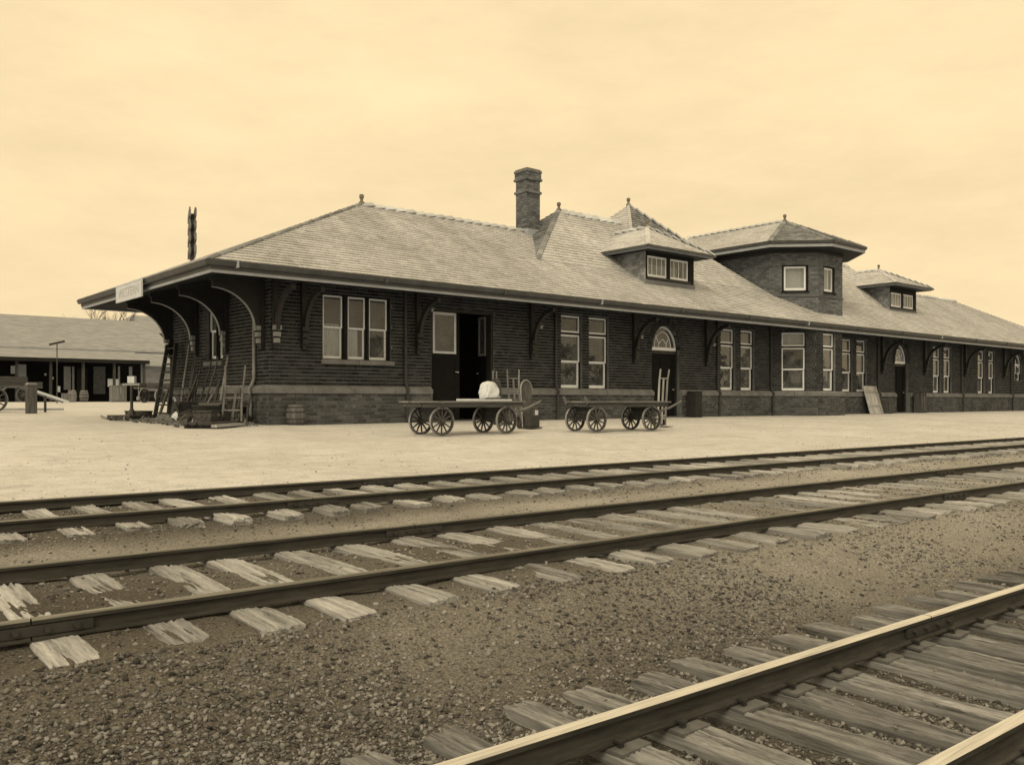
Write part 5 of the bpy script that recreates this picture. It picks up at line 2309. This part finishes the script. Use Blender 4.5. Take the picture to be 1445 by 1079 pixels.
def boulder(label, loc, w, d, h, seed, mat='boulder', name='boulder', cat='stone', group=None):
    rs = np.random.default_rng(seed)
    q = MB()
    n, k = 14, 8
    vs, fs = [], []
    for i in range(k + 1):
        t = i / k
        r = math.sqrt(max(0.0, 1 - (t * 1.0) ** 2.4)) if i < k else 0.12
        for j in range(n):
            a = 2 * math.pi * j / n
            f = r * (1 + 0.2 * math.sin(2 * a + seed) + 0.12 * math.sin(5 * a + 3 * t) + rs.normal() * 0.09)
            vs.append((w / 2 * f * math.cos(a), d / 2 * f * math.sin(a), h * t - 0.02))
    for i in range(k):
        for j in range(n):
            j2 = (j + 1) % n
            fs.append((i * n + j, i * n + j2, (i + 1) * n + j2, (i + 1) * n + j))
    fs.append(tuple(range(k * n, k * n + n)))
    fs.append(tuple(range(n - 1, -1, -1)))
    q.add(vs, fs)
    o = q.build(name, M[mat])
    o.location = loc
    return tag(o, label, cat, group)


t = thing('small_keg', 'small weathered keg standing against the plinth left of the triple window', 'keg', (0.55, -0.42, 0.0))
q = MB()
q.lathe((0, 0, 0), [(0.20, 0.0), (0.25, 0.12), (0.265, 0.26), (0.25, 0.42), (0.20, 0.55), (0.17, 0.552), (0.17, 0.53)], 18)
q.build('staves', M['keg'], t, smooth=True)
for z, r_ in ((0.06, 0.232), (0.17, 0.262), (0.36, 0.262), (0.48, 0.232)):
    q = MB()
    q.ring((0, 0, z), (0, 0, 1), r_ - 0.02, r_ + 0.005, 0.035, 18)
    q.build('hoop', M['iron'], t)

# ================================================================== clutter at the end wall
# ladder
t = thing('wooden_ladder', 'dark wooden ladder leaning on the far corner of the end wall', 'ladder', (-0.85, 5.95, gh(-0.85, 5.95) + 0.01), R(0))
LH, LT = 2.40, 0.66
for sg in (-1, 1):
    q = MB()
    q.bar((0, sg * 0.62, 0.0), (LT, sg * 0.40 + 0.95, LH), 0.10, 0.11, up=(1, 0, 0))
    q.build('rail', M['ladder'], t)
for i in range(9):
    f_ = (i + 0.7) / 9.2
    w = 0.62 + (0.40 - 0.62) * f_
    q = MB()
    q.bar((LT * f_, -w + 0.95 * f_, LH * f_), (LT * f_, w + 0.95 * f_, LH * f_), 0.06, 0.05)
    q.build('rung', M['ladder'], t)
for k, (x, y, hh, lb, m_) in enumerate(((-0.45, 5.55, 2.35, 'long pale pole leaning on the end wall beside the ladder', 'wood_z'),
                                       (-0.42, 5.05, 2.35, 'long dark pole leaning on the end wall between ladder and window', 'wood_dark_z'),
                                       (-0.42, 2.55, 1.9, 'thin pale pole leaning on the end wall below the window', 'wood_pale_z'))):
    q = MB()
    q.tube([(0, 0, 0), (0.18, 0.06, hh * 0.5), (0.36, 0.10, hh)], [0.04, 0.036, 0.03], 8)
    o = q.build('wooden_pole', M[m_])
    o.location = (x, y, gh(x, y))
    tag(o, lb, 'pole', 'poles leaning on the end wall')
# cross pole held level between the leaning trucks
q = MB()
q.tube([(0, 0, 0), (0.02, -1.3, 0.02), (0.0, -2.7, 0.05)], 0.03, 8)
o = q.build('wooden_rail', M['wood_dark_x'])
o.location = (-0.55, 6.0, gh(-0.55, 5) + 0.95)
tag(o, 'level dark bar resting across the tools along the end wall', 'bar')
# spare wagon wheels
for k, (x, y, sc, lb) in enumerate(((-0.75, 4.9, 1.15, 'large spoked wheel leaning by the ladder foot'),
                                   (-0.95, 1.35, 0.8, 'small spoked wheel leaning below the end downspout'))):
    t = thing('spare_wheel', lb, 'wheel', (x, y, gh(x, y)), R(-100), 'spare wheels at the end wall')
    w = link('rim', WM[0], M['wood_dark_x'], t)
    w.location = (0, 0, 0.31 * sc)
    w.rotation_euler = (R(14), 0.3, 0)
    w.scale = (sc,) * 3
    link('tyre', WM[1], M['iron_pale'], w)
    link('hub', WM[2], M['iron'], w)
    for j in range(12):
        s = link('spoke', WM[3], M['wood_dark_x'], w)
        s.rotation_euler = (0, 2 * math.pi * j / 12, 0)
# low sled of timber
t = thing('timber_skid', 'low dark timber skid lying in front of the scrap pile', 'skid', (-1.95, -0.95, gh(-1.95, -0.95)), R(48))
for i in range(4):
    q = MB()
    q.box(-0.95 + random.uniform(-0.05, 0.05), 0.95, -0.36 + i * 0.19, -0.20 + i * 0.19, 0.09, 0.14)
    q.build('plank', M['wood_dark_x'], t)
for x in (-0.75, 0.0, 0.7):
    q = MB()
    q.box(x, x + 0.12, -0.38, 0.38, 0.0, 0.088)
    q.build('bearer', M['wood_dark_x'], t)
q = MB()
q.box(-1.0, 1.0, -0.5, -0.36, 0.03, 0.10)
q.build('edge_plank', M['wood_pale_x'], t)
# platform scale
t = thing('platform_scale', 'platform scale with slim pillar and pale head left of the ladder', 'scale', (-2.15, 5.15, gh(-2.15, 5.15)), R(-60))
q = MB()
q.box(-0.42, 0.42, -0.30, 0.30, 0.05, 0.17)
q.build('weigh_plate', M['iron'], t, bevel=0.02)
for x in (-0.34, 0.34):
    for y in (-0.22, 0.22):
        q = MB()
        q.ring((x, y, 0.04), (0, 1, 0), 0.015, 0.05, 0.03, 12)
        q.build('castor', M['iron'], t)
q = MB()
q.tube([(0.0, 0.24, 0.16), (0.0, 0.24, 0.28), (0.0, 0.24, 0.36), (0, 0.24, 1.05)], [0.12, 0.09, 0.045, 0.04], 10)
q.build('pillar', M['iron'], t)
q = MB()
q.box(-0.32, 0.32, 0.21, 0.27, 1.05, 1.11)
q.build('beam', M['iron_pale'], t)
q = MB()
q.box(-0.12, 0.14, 0.19, 0.29, 1.115, 1.32)
q.build('beam_box', M['sign'], t, bevel=0.01)
q = MB()
q.tube([(0.26, 0.24, 1.05), (0.26, 0.24, 0.72)], 0.012, 6)
q.lathe((0.26, 0.24, 0.60), [(0.05, 0.0), (0.06, 0.03), (0.06, 0.10), (0.02, 0.13)], 10)
q.build('weight', M['iron_pale'], t)
# scrap lumps
spots = [(-1.55, 5.6, 0.7, 0.45, 0.26, 'dark lump of coal in front of the platform scale', 'iron'),
         (-1.45, 6.6, 0.55, 0.4, 0.22, 'dark coil of scrap at the ladder foot', 'iron'),
         (-1.35, 4.1, 0.5, 0.4, 0.24, 'pale broken stone in the rubble right of the ladder', 'stone'),
         (-1.15, 3.55, 0.45, 0.4, 0.34, 'pale crumpled sack in the middle of the scrap pile', 'canvas'),
         (-1.55, 3.2, 0.35, 0.3, 0.18, 'small pale stone before the scrap pile', 'stone'),
         (-1.25, 2.4, 0.75, 0.6, 0.42, 'big dark heap of scrap under the end window', 'leather'),
         (-1.65, 1.2, 0.55, 0.5, 0.36, 'dark rounded scrap lump behind the timber skid', 'iron'),
         (-1.75, 0.45, 0.3, 0.28, 0.30, 'pale round keg lid beside the timber skid', 'iron_pale'),
         (-1.1, 0.95, 0.6, 0.5, 0.5, 'dark scrap heap between the hand trucks near the corner', 'leather'),
         (-0.8, 0.0, 0.35, 0.3, 0.25, 'pale small stone at the plinth corner', 'stone')]
for k, (x, y, w, d, h, lb, m_) in enumerate(spots):
    boulder(lb, (x, y, gh(x, y)), w, d, h, 20 + k, m_, 'scrap_heap' if m_ in ('iron', 'leather', 'wood_dark_x') else 'rubble_stone', 'scrap' if m_ in ('iron', 'leather', 'wood_dark_x') else 'stone', 'scrap at the end wall')
def wheelbarrow(label, loc, rz):
    t = thing('wheelbarrow', label, 'wheelbarrow', loc, rz, 'wheelbarrows at the end wall')
    q = MB()
    bot = [(-0.28, -0.2, 0.26), (0.30, -0.2, 0.22), (0.30, 0.2, 0.22), (-0.28, 0.2, 0.26)]
    top = [(-0.42, -0.34, 0.58), (0.48, -0.34, 0.52), (0.48, 0.34, 0.52), (-0.42, 0.34, 0.58)]
    q.add(bot + top, [(3, 2, 1, 0), (0, 1, 5, 4), (1, 2, 6, 5), (2, 3, 7, 6), (3, 0, 4, 7)])
    o_ = q.build('tray', M['leather'], t)
    so = o_.modifiers.new('thick', 'SOLIDIFY')
    so.thickness = 0.025
    for sg in (-1, 1):
        q = MB()
        q.bar((0.72, sg * 0.08, 0.18), (-1.0, sg * 0.30, 0.55), 0.05, 0.05)
        q.build('handle', M['wood_dark_x'], t)
        q = MB()
        q.bar((-0.3, sg * 0.24, 0.0), (-0.22, sg * 0.22, 0.38), 0.04, 0.05)
        q.build('leg', M['wood_dark_z'], t)
    q = MB()
    q.ring((0.72, 0, 0.19), (0, 1, 0), 0.14, 0.19, 0.05, 20)
    q.tube([(0.72, -0.05, 0.19), (0.72, 0.05, 0.19)], 0.04, 8)
    for k in range(6):
        a = math.pi * k / 3
        q.bar((0.72, 0, 0.19), (0.72 + 0.15 * math.cos(a), 0, 0.19 + 0.15 * math.sin(a)), 0.03, 0.02, up=(0, 1, 0))
    q.build('wheel', M['iron'], t)


wheelbarrow('dark wheelbarrow in the clutter under the end window', (-1.1, 3.1, gh(-1.1, 3.1)), R(75))
wheelbarrow('dark wheelbarrow beside the timber skid near the station corner', (-1.45, 0.55, gh(-1.45, 0.55)), R(-120))


def tool_box(label, loc, rz, w, d, h):
    t = thing('tool_chest', label, 'chest', loc, rz, 'chests at the end wall')
    q = MB()
    q.box(-w / 2, w / 2, -d / 2, d / 2, 0.0, h)
    q.build('body', M['wood_dark_x'], t, bevel=0.01)
    q = MB()
    q.box(-w / 2 - 0.015, w / 2 + 0.015, -d / 2 - 0.015, d / 2 + 0.015, h + 0.001, h + 0.05)
    q.build('lid', M['wood_dark_x'], t, bevel=0.01)
    q = MB()
    q.box(-0.04, 0.04, -d / 2 - 0.025, -d / 2 - 0.003, h - 0.1, h - 0.02)
    q.build('hasp', M['iron_pale'], t)


tool_box('long low dark chest behind the timber skid', (-1.75, -0.25, gh(-1.75, -0.2)), R(50), 1.0, 0.45, 0.36)
tool_box('small dark chest against the end wall behind the pale-handled hand truck', (-0.5, 1.5, gh(-0.5, 1.5)), R(-88), 0.7, 0.45, 0.6)
tool_box('dark chest at the foot of the ladder', (-1.45, 6.2, gh(-1.45, 6.2)), R(-70), 0.7, 0.45, 0.22)

# bits of wood and rubble lying about
rs = random.Random(12)
for (x, y, hh, dx, dy, w, m_, lb) in ((-1.15, 5.35, 0.95, 0.35, 0.1, 0.09, 'wood_dark_z', 'short dark plank standing just right of the ladder foot'),
                                    (-0.95, 4.05, 1.35, 0.4, -0.35, 0.08, 'iron', 'dark iron bar leaning against the large spoked wheel'),
                                    (-0.85, 3.7, 1.1, 0.3, 0.3, 0.10, 'wood_dark_z', 'dark beam crossing behind the wheelbarrow under the end window'),
                                    (-1.2, 2.05, 0.8, 0.3, -0.4, 0.07, 'wood_z', 'pale batten sticking out of the scrap right of the end window'),
                                    (-0.9, 1.85, 1.2, 0.35, 0.2, 0.08, 'wood_dark_z', 'dark post leaning left of the end wall downspout'),
                                    (-0.95, 0.25, 0.9, 0.25, 0.3, 0.07, 'iron', 'iron rod leaning right of the end wall downspout')):
    q = MB()
    q.bar((0, 0, 0), (dx, dy, hh), w, w * 0.55)
    o = q.build('scrap_timber', M[m_])
    o.location = (x, y, gh(x, y))
    tag(o, lb, 'scrap timber', 'timbers in the scrap pile')
rs = random.Random(5)
q = MB()
for i in range(260):
    x, y = rs.uniform(-2.4, -0.5), rs.uniform(-0.8, 6.8)
    l, a = rs.uniform(0.06, 0.4), rs.uniform(0, 6.28)
    z = gh(x, y) + 0.015
    q.bar((x, y, z), (x + math.cos(a) * l, y + math.sin(a) * l, z + rs.uniform(0, 0.12)), rs.uniform(0.015, 0.05), rs.uniform(0.012, 0.05))
stuff(tag(q.build('wood_scraps', M['wood_x']), 'splintered wood scraps strewn along the end wall', 'debris'))

# ================================================================== background on the left
SHD = thing('freight_shed', 'long low freight shed with pale double-pitched roof and dark open front', 'shed', (0, 0, 0))
G0 = 0.55
xa, xb = -36.0, 13.0


def prism_roof(pts, x0, x1, th, name, mat, parent):
    for (a, b) in zip(pts[:-1], pts[1:]):
        q = MB()
        q.prism([a, b, (b[0], b[1] - th), (a[0], a[1] - th)], lambda p: (x0, p[0], p[1]), lambda p: (x1, p[0], p[1]))
        q.build(name, M[mat], parent)


prism_roof([(53.9, 4.78), (61.3, 7.86)], xa, 16.5, 0.12, 'roof', 'shed_roof', SHD)
prism_roof([(61.3, 7.86), (69.0, 4.6)], xa, 16.5, 0.12, 'roof', 'shed_roof', SHD)
prism_roof([(50.0, 3.83), (53.88, 4.66)], xa, xb, 0.14, 'awning', 'shed_roof', SHD)
prism_roof([(51.6, 3.55), (53.88, 4.60)], xb + 0.02, 16.5, 0.12, 'awning', 'shed_roof', SHD)
q = MB()
q.box(xa, xb, 49.95, 50.03, 3.55, 3.83)
q.build('fascia', M['shed_dark'], SHD)
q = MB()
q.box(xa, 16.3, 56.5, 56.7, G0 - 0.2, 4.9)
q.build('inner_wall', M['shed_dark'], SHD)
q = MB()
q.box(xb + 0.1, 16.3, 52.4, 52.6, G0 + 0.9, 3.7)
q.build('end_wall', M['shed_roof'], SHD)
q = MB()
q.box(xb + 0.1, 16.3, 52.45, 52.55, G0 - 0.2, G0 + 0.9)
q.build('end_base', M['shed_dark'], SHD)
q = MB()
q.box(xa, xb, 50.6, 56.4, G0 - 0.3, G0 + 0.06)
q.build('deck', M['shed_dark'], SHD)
for i in range(10):
    x = 12.7 - i * 2.25
    q = MB()
    q.box(x - 0.09, x + 0.09, 50.3, 50.48, G0 - 0.1, 3.7)
    q.build('post', M['wood_dark_z'], SHD)
for (x0, x1, z0, z1, y, m_, nm) in ((4.55, 5.15, 2.0, 3.45, 54.5, 'sign', 'notice_board'), (3.2, 4.2, 2.25, 2.4, 50.9, 'sign', 'rail_board'),
                                    (7.35, 7.85, 1.5, 3.3, 52.5, 'bracket_pale', 'door_leaf'), (7.95, 8.1, 1.0, 3.3, 52.5, 'bracket_pale', 'door_post'),
                                    (9.9, 10.8, 1.2, 3.4, 54.0, 'mortar', 'door_leaf'), (10.1, 10.9, 1.75, 2.35, 50.8, 'sign', 'notice_board'),
                                    (11.2, 11.35, 1.0, 3.4, 52.0, 'bracket_pale', 'door_post'), (8.9, 9.7, 0.6, 3.3, 55.0, 'bracket', 'door_leaf'), (12.1, 12.35, 2.1, 3.4, 52.2, 'bracket_pale', 'door_post'),
                                    (6.5, 6.75, 1.3, 1.75, 51.0, 'sign', 'notice_board'), (3.9, 4.3, 2.7, 3.3, 53.5, 'sign', 'notice_board'), (6.1, 6.25, 2.6, 2.75, 53.0, 'sign', 'notice_board'),
                                    (6.6, 6.75, 2.3, 2.5, 53.0, 'sign', 'notice_board'), (10.9, 12.3, 1.9, 2.0, 51.2, 'bracket_pale', 'rail_board'), (3.0, 4.1, 1.7, 1.8, 51.2, 'bracket_pale', 'rail_board')):
    q = MB()
    q.box(x0, x1, y, y + 0.06, z0, z1)
    q.build(nm, M[m_], SHD)

# neighbour building behind
t = thing('distant_building', 'pale hip-roofed building rising behind the freight shed', 'building', (21.5, 74.0, 0.6))
q = MB()
q.box(-3.4, 12, 0.8, 8.0, 0, 7.2)
q.build('wall', M['shed_roof'], t)
for P in ([(-4, 0, 7.3), (13, 0, 7.3), (10.5, 4.4, 9.4), (-1.2, 4.4, 9.4)], [(-4, 8.8, 7.3), (-4, 0, 7.3), (-1.2, 4.4, 9.4)], [(13, 8.8, 7.3), (-4, 8.8, 7.3), (-1.2, 4.4, 9.4), (10.5, 4.4, 9.4)]):
    slab(P, t, 'roof', 'shed_roof', 0.1)
for x in (-1.5, 1.5, 4.5, 7.5):
    q = MB()
    q.box(x, x + 0.9, 0.74, 0.79, 2.0, 3.6)
    q.build('window', M['trim_dark'], t)


# bare tree
def tree(label, loc, h, seed):
    t = thing('bare_tree', label, 'tree', loc)
    rs = random.Random(seed)
    tr, cr = MB(), MB()

    def grow(p, d, l, r, lev):
        pts, rr = [p], [r]
        q = p.copy()
        dd = d.copy()
        n = 4
        for i in range(n):
            dd = (dd + Vector((rs.uniform(-1, 1), rs.uniform(-1, 1), rs.uniform(-0.3, 0.6))) * 0.16).normalized()
            q = q + dd * (l / n)
            pts.append(q.copy())
            rr.append(r * (1 - 0.5 * (i + 1) / n))
            if lev > 0 and i >= (1 if lev < 4 else 2):
                for _ in range(2 if lev > 2 else (1 if lev == 2 else 2)):
                    a = Vector((rs.uniform(-1, 1), rs.uniform(-1, 1), rs.uniform(-0.1, 0.9)))
                    nd_ = (dd * 0.7 + a * 0.75).normalized()
                    grow(q.copy(), nd_, l * rs.uniform(0.5, 0.72), r * 0.5, lev - 1)
        (tr if lev == 4 else cr).tube(pts, rr, 6 if lev > 2 else 4, cap=False)
    grow(Vector((0, 0, -0.2)), Vector((0, 0, 1)), h * 0.45, h * 0.017, 4)
    tr.build('trunk', M['bark'], t)
    cr.build('crown', M['bark'], t)
    return t


tree('bare leafless tree behind the freight shed below the station eave', (16.6, 78.0, 0.6), 12.0, 8)
tree('second bare leafless tree left of the first behind the shed', (14.6, 80.0, 0.6), 11.0, 15)

# unseen wood added behind the camera for the window panes to mirror
def wood_line():
    rs = np.random.default_rng(77)
    cx_, cy_, cz_, cr_ = [], [], [], []
    x = -130.0
    while x < 190:
        h = rs.uniform(4.5, 10.5)
        w = rs.uniform(2.5, 5.0)
        n = int(120 * h / 7)
        t = rs.random(n) ** 0.8
        rad = w * np.sin(np.pi * np.clip(t * 0.8 + 0.15, 0, 1)) * rs.random(n) ** 0.5
        a = rs.uniform(0, 6.283, n)
        cx_.append(x + rad * np.cos(a))
        cy_.append(-78 + rs.uniform(-6, 6) + rad * np.sin(a))
        cz_.append(-0.6 + t * h)
        x += rs.uniform(3.0, 6.5)
    C_ = np.stack([np.concatenate(cx_), np.concatenate(cy_), np.concatenate(cz_)], -1)
    m = len(C_)
    u = rs.normal(size=(m, 3))
    u /= np.linalg.norm(u, axis=1)[:, None]
    w_ = np.cross(u, rs.normal(size=(m, 3)))
    w_ /= np.linalg.norm(w_, axis=1)[:, None]
    k = rs.uniform(0.35, 0.9, m)[:, None]
    V = np.stack([C_ - u * k, C_ + w_ * k * 0.7, C_ + u * k, C_ - w_ * k * 0.7], 1).reshape(-1, 3)
    F = np.arange(m * 4).reshape(m, 4)
    o = link('added_wood', np_mesh('added_wood', V, F), M['foliage'])
    stuff(tag(o, 'unseen wood added across the tracks for the station windows to mirror', 'wood'))


M['foliage'] = plain_mat('foliage', 0.05, 0.9, 0.1, 0.4, 0.3)
wood_line()

# telegraph pole behind the station, cross arms end on
t = thing('telegraph_pole', 'telegraph pole with end-on cross arms rising above the roof', 'telegraph pole', (7.15, 25.0, 0.25), R(6))
q = MB()
q.tube([(0, 0, 0), (0, 0, 5), (0, 0, 10.4)], [0.14, 0.12, 0.09], 10)
q.build('pole', M['wood_dark_z'], t)
vd = Vector((7.15 + 10.28, 25 + 22.2, 0)).normalized()
ang = math.atan2(vd.y, vd.x) - R(6)
for i, z in enumerate((10.3, 9.65, 9.0, 8.35)):
    for sg in (-1, 1):
        q = MB()
        dx, dy = math.cos(ang + 0.03), math.sin(ang + 0.03)
        ox, oy = -dy * 0.14 * sg, dx * 0.14 * sg
        q.bar((ox - dx * 1.2, oy - dy * 1.2, z - 0.07 * (sg > 0)), (ox + dx * 1.2, oy + dy * 1.2, z - 0.07 * (sg > 0)), 0.11, 0.34)
        ca = q.build('cross_arm', M['wood_z'], t)
        for k in range(4):
            f_ = -1.0 + k * 0.66
            q = MB()
            q.lathe((ox + dx * f_, oy + dy * f_, z + 0.14), [(0.03, 0.0), (0.05, 0.05), (0.05, 0.10), (0.02, 0.13)], 8)
            q.build('insulator', M['pipe_pale'], ca)

# short pole with cross bar before the shed
t = thing('short_signal_post', 'thin post with T-shaped top standing before the freight shed', 'post', (4.0, 40.0, gh(4.0, 40)))
q = MB()
q.tube([(0, 0, 0), (0, 0, 3.85)], 0.032, 8)
q.build('post', M['iron'], t)
q = MB()
q.bar((-0.45, 0.0, 3.75), (0.45, 0, 4.0), 0.12, 0.14)
q.build('cross_bar', M['iron'], t)
# bollard post by the kerb
t = thing('timber_bollard', 'thick square timber bollard standing at the kerb on the left', 'bollard', (-2.75, 14.4, gh(-2.75, 14.4)))
q = MB()
q.box(-0.17, 0.17, -0.17, 0.17, -0.1, 1.06)
q.build('shaft', M['wood_dark_z'], t, bevel=0.02)
q = MB()
q.prism([(-0.19, 1.062), (0.19, 1.062), (0.12, 1.15), (-0.12, 1.15)], lambda p: (p[0], -0.19, p[1]), lambda p: (p[0], 0.19, p[1]))
q.build('cap', M['wood_pale_x'], t)


# yard carts in front of the shed
def yard_cart(label, loc, rz, ln=2.4, bright=True):
    t = thing('yard_cart', label, 'cart', loc, rz, 'carts in the yard')
    r = 0.5
    for i in range(5):
        q = MB()
        q.box(-ln / 2, ln / 2, -0.6 + i * 0.24, -0.37 + i * 0.24, 0.98, 1.03)
        q.build('deck_plank', M['wood_x'], t)
    for sg in (-1, 1):
        q = MB()
        q.box(-ln / 2, ln / 2, sg * 0.62 - 0.025, sg * 0.62 + 0.025, 1.03, 1.38)
        q.build('side_board', M['wood_dark_x'], t)
        w = link('wheel', WM[0], M['wood_dark_x'], t)
        w.location = (0, sg * 0.72, r)
        w.scale = (1.62,) * 3
        link('tyre', WM[1], M['iron_pale'], w)
        link('hub', WM[2], M['iron'], w)
        for k in range(12):
            s = link('spoke', WM[3], M['wood_dark_x'], w)
            s.rotation_euler = (0, 2 * math.pi * k / 12, 0)
        q = MB()
        q.bar((ln / 2, sg * 0.45, 0.95), (ln / 2 + 1.5, sg * 0.4, 0.40), 0.08, 0.09)
        q.build('shaft', M['canvas'] if bright and sg < 0 else M['wood_z'], t)
    q = MB()
    q.bar((0, -0.75, r), (0, 0.75, r), 0.07, 0.07)
    q.build('axle', M['iron'], t)
    q = MB()
    q.bar((ln / 2 + 0.75, 0.0, 0.0), (ln / 2 + 0.75, 0.0, 0.66), 0.08, 0.08)
    q.build('prop', M['wood_dark_z'], t)
    return t


yard_cart('dark two-wheeled cart with pale shafts at the left edge', (-3.75, 16.6, gh(-3.75, 16.6)), 0.0)
yard_cart('two-wheeled cart with pale boards at the right end of the shed', (10.6, 42.0, gh(10.6, 42)), 0.5, 2.2)
yard_cart('two-wheeled cart in shade before the middle of the shed', (3.4, 46.5, gh(3.4, 46.5)), 3.0, 2.2)


def barrel(label, loc):
    t = thing('barrel', label, 'barrel', loc, 0, 'barrels before the shed')
    q = MB()
    q.lathe((0, 0, 0), [(0.24, 0), (0.30, 0.25), (0.31, 0.42), (0.30, 0.6), (0.24, 0.85)], 16)
    q.build('staves', M['wood_z'], t, smooth=True)
    for z, r in ((0.1, 0.268), (0.3, 0.312), (0.55, 0.312), (0.75, 0.268)):
        q = MB()
        q.ring((0, 0, z), (0, 0, 1), r - 0.02, r + 0.006, 0.05, 16)
        q.build('hoop', M['iron'], t)


barrel('barrel standing before the shed left of the notice board', (6.6, 47.0, gh(6.6, 47)))
barrel('barrel standing close to the shed door leaf', (7.6, 47.8, gh(7.6, 47.8)))
crate('large crate standing before the dark shed opening under a pale board', (9.6, 46.5, gh(9.6, 46.5)), 0.1, 0.95, 0.8, 1.2, 'wood_z')
crate('low crate before the shed in front of the barrels', (6.0, 45.5, gh(6.0, 45.5)), -0.2, 0.9, 0.7, 0.6, 'wood_z')
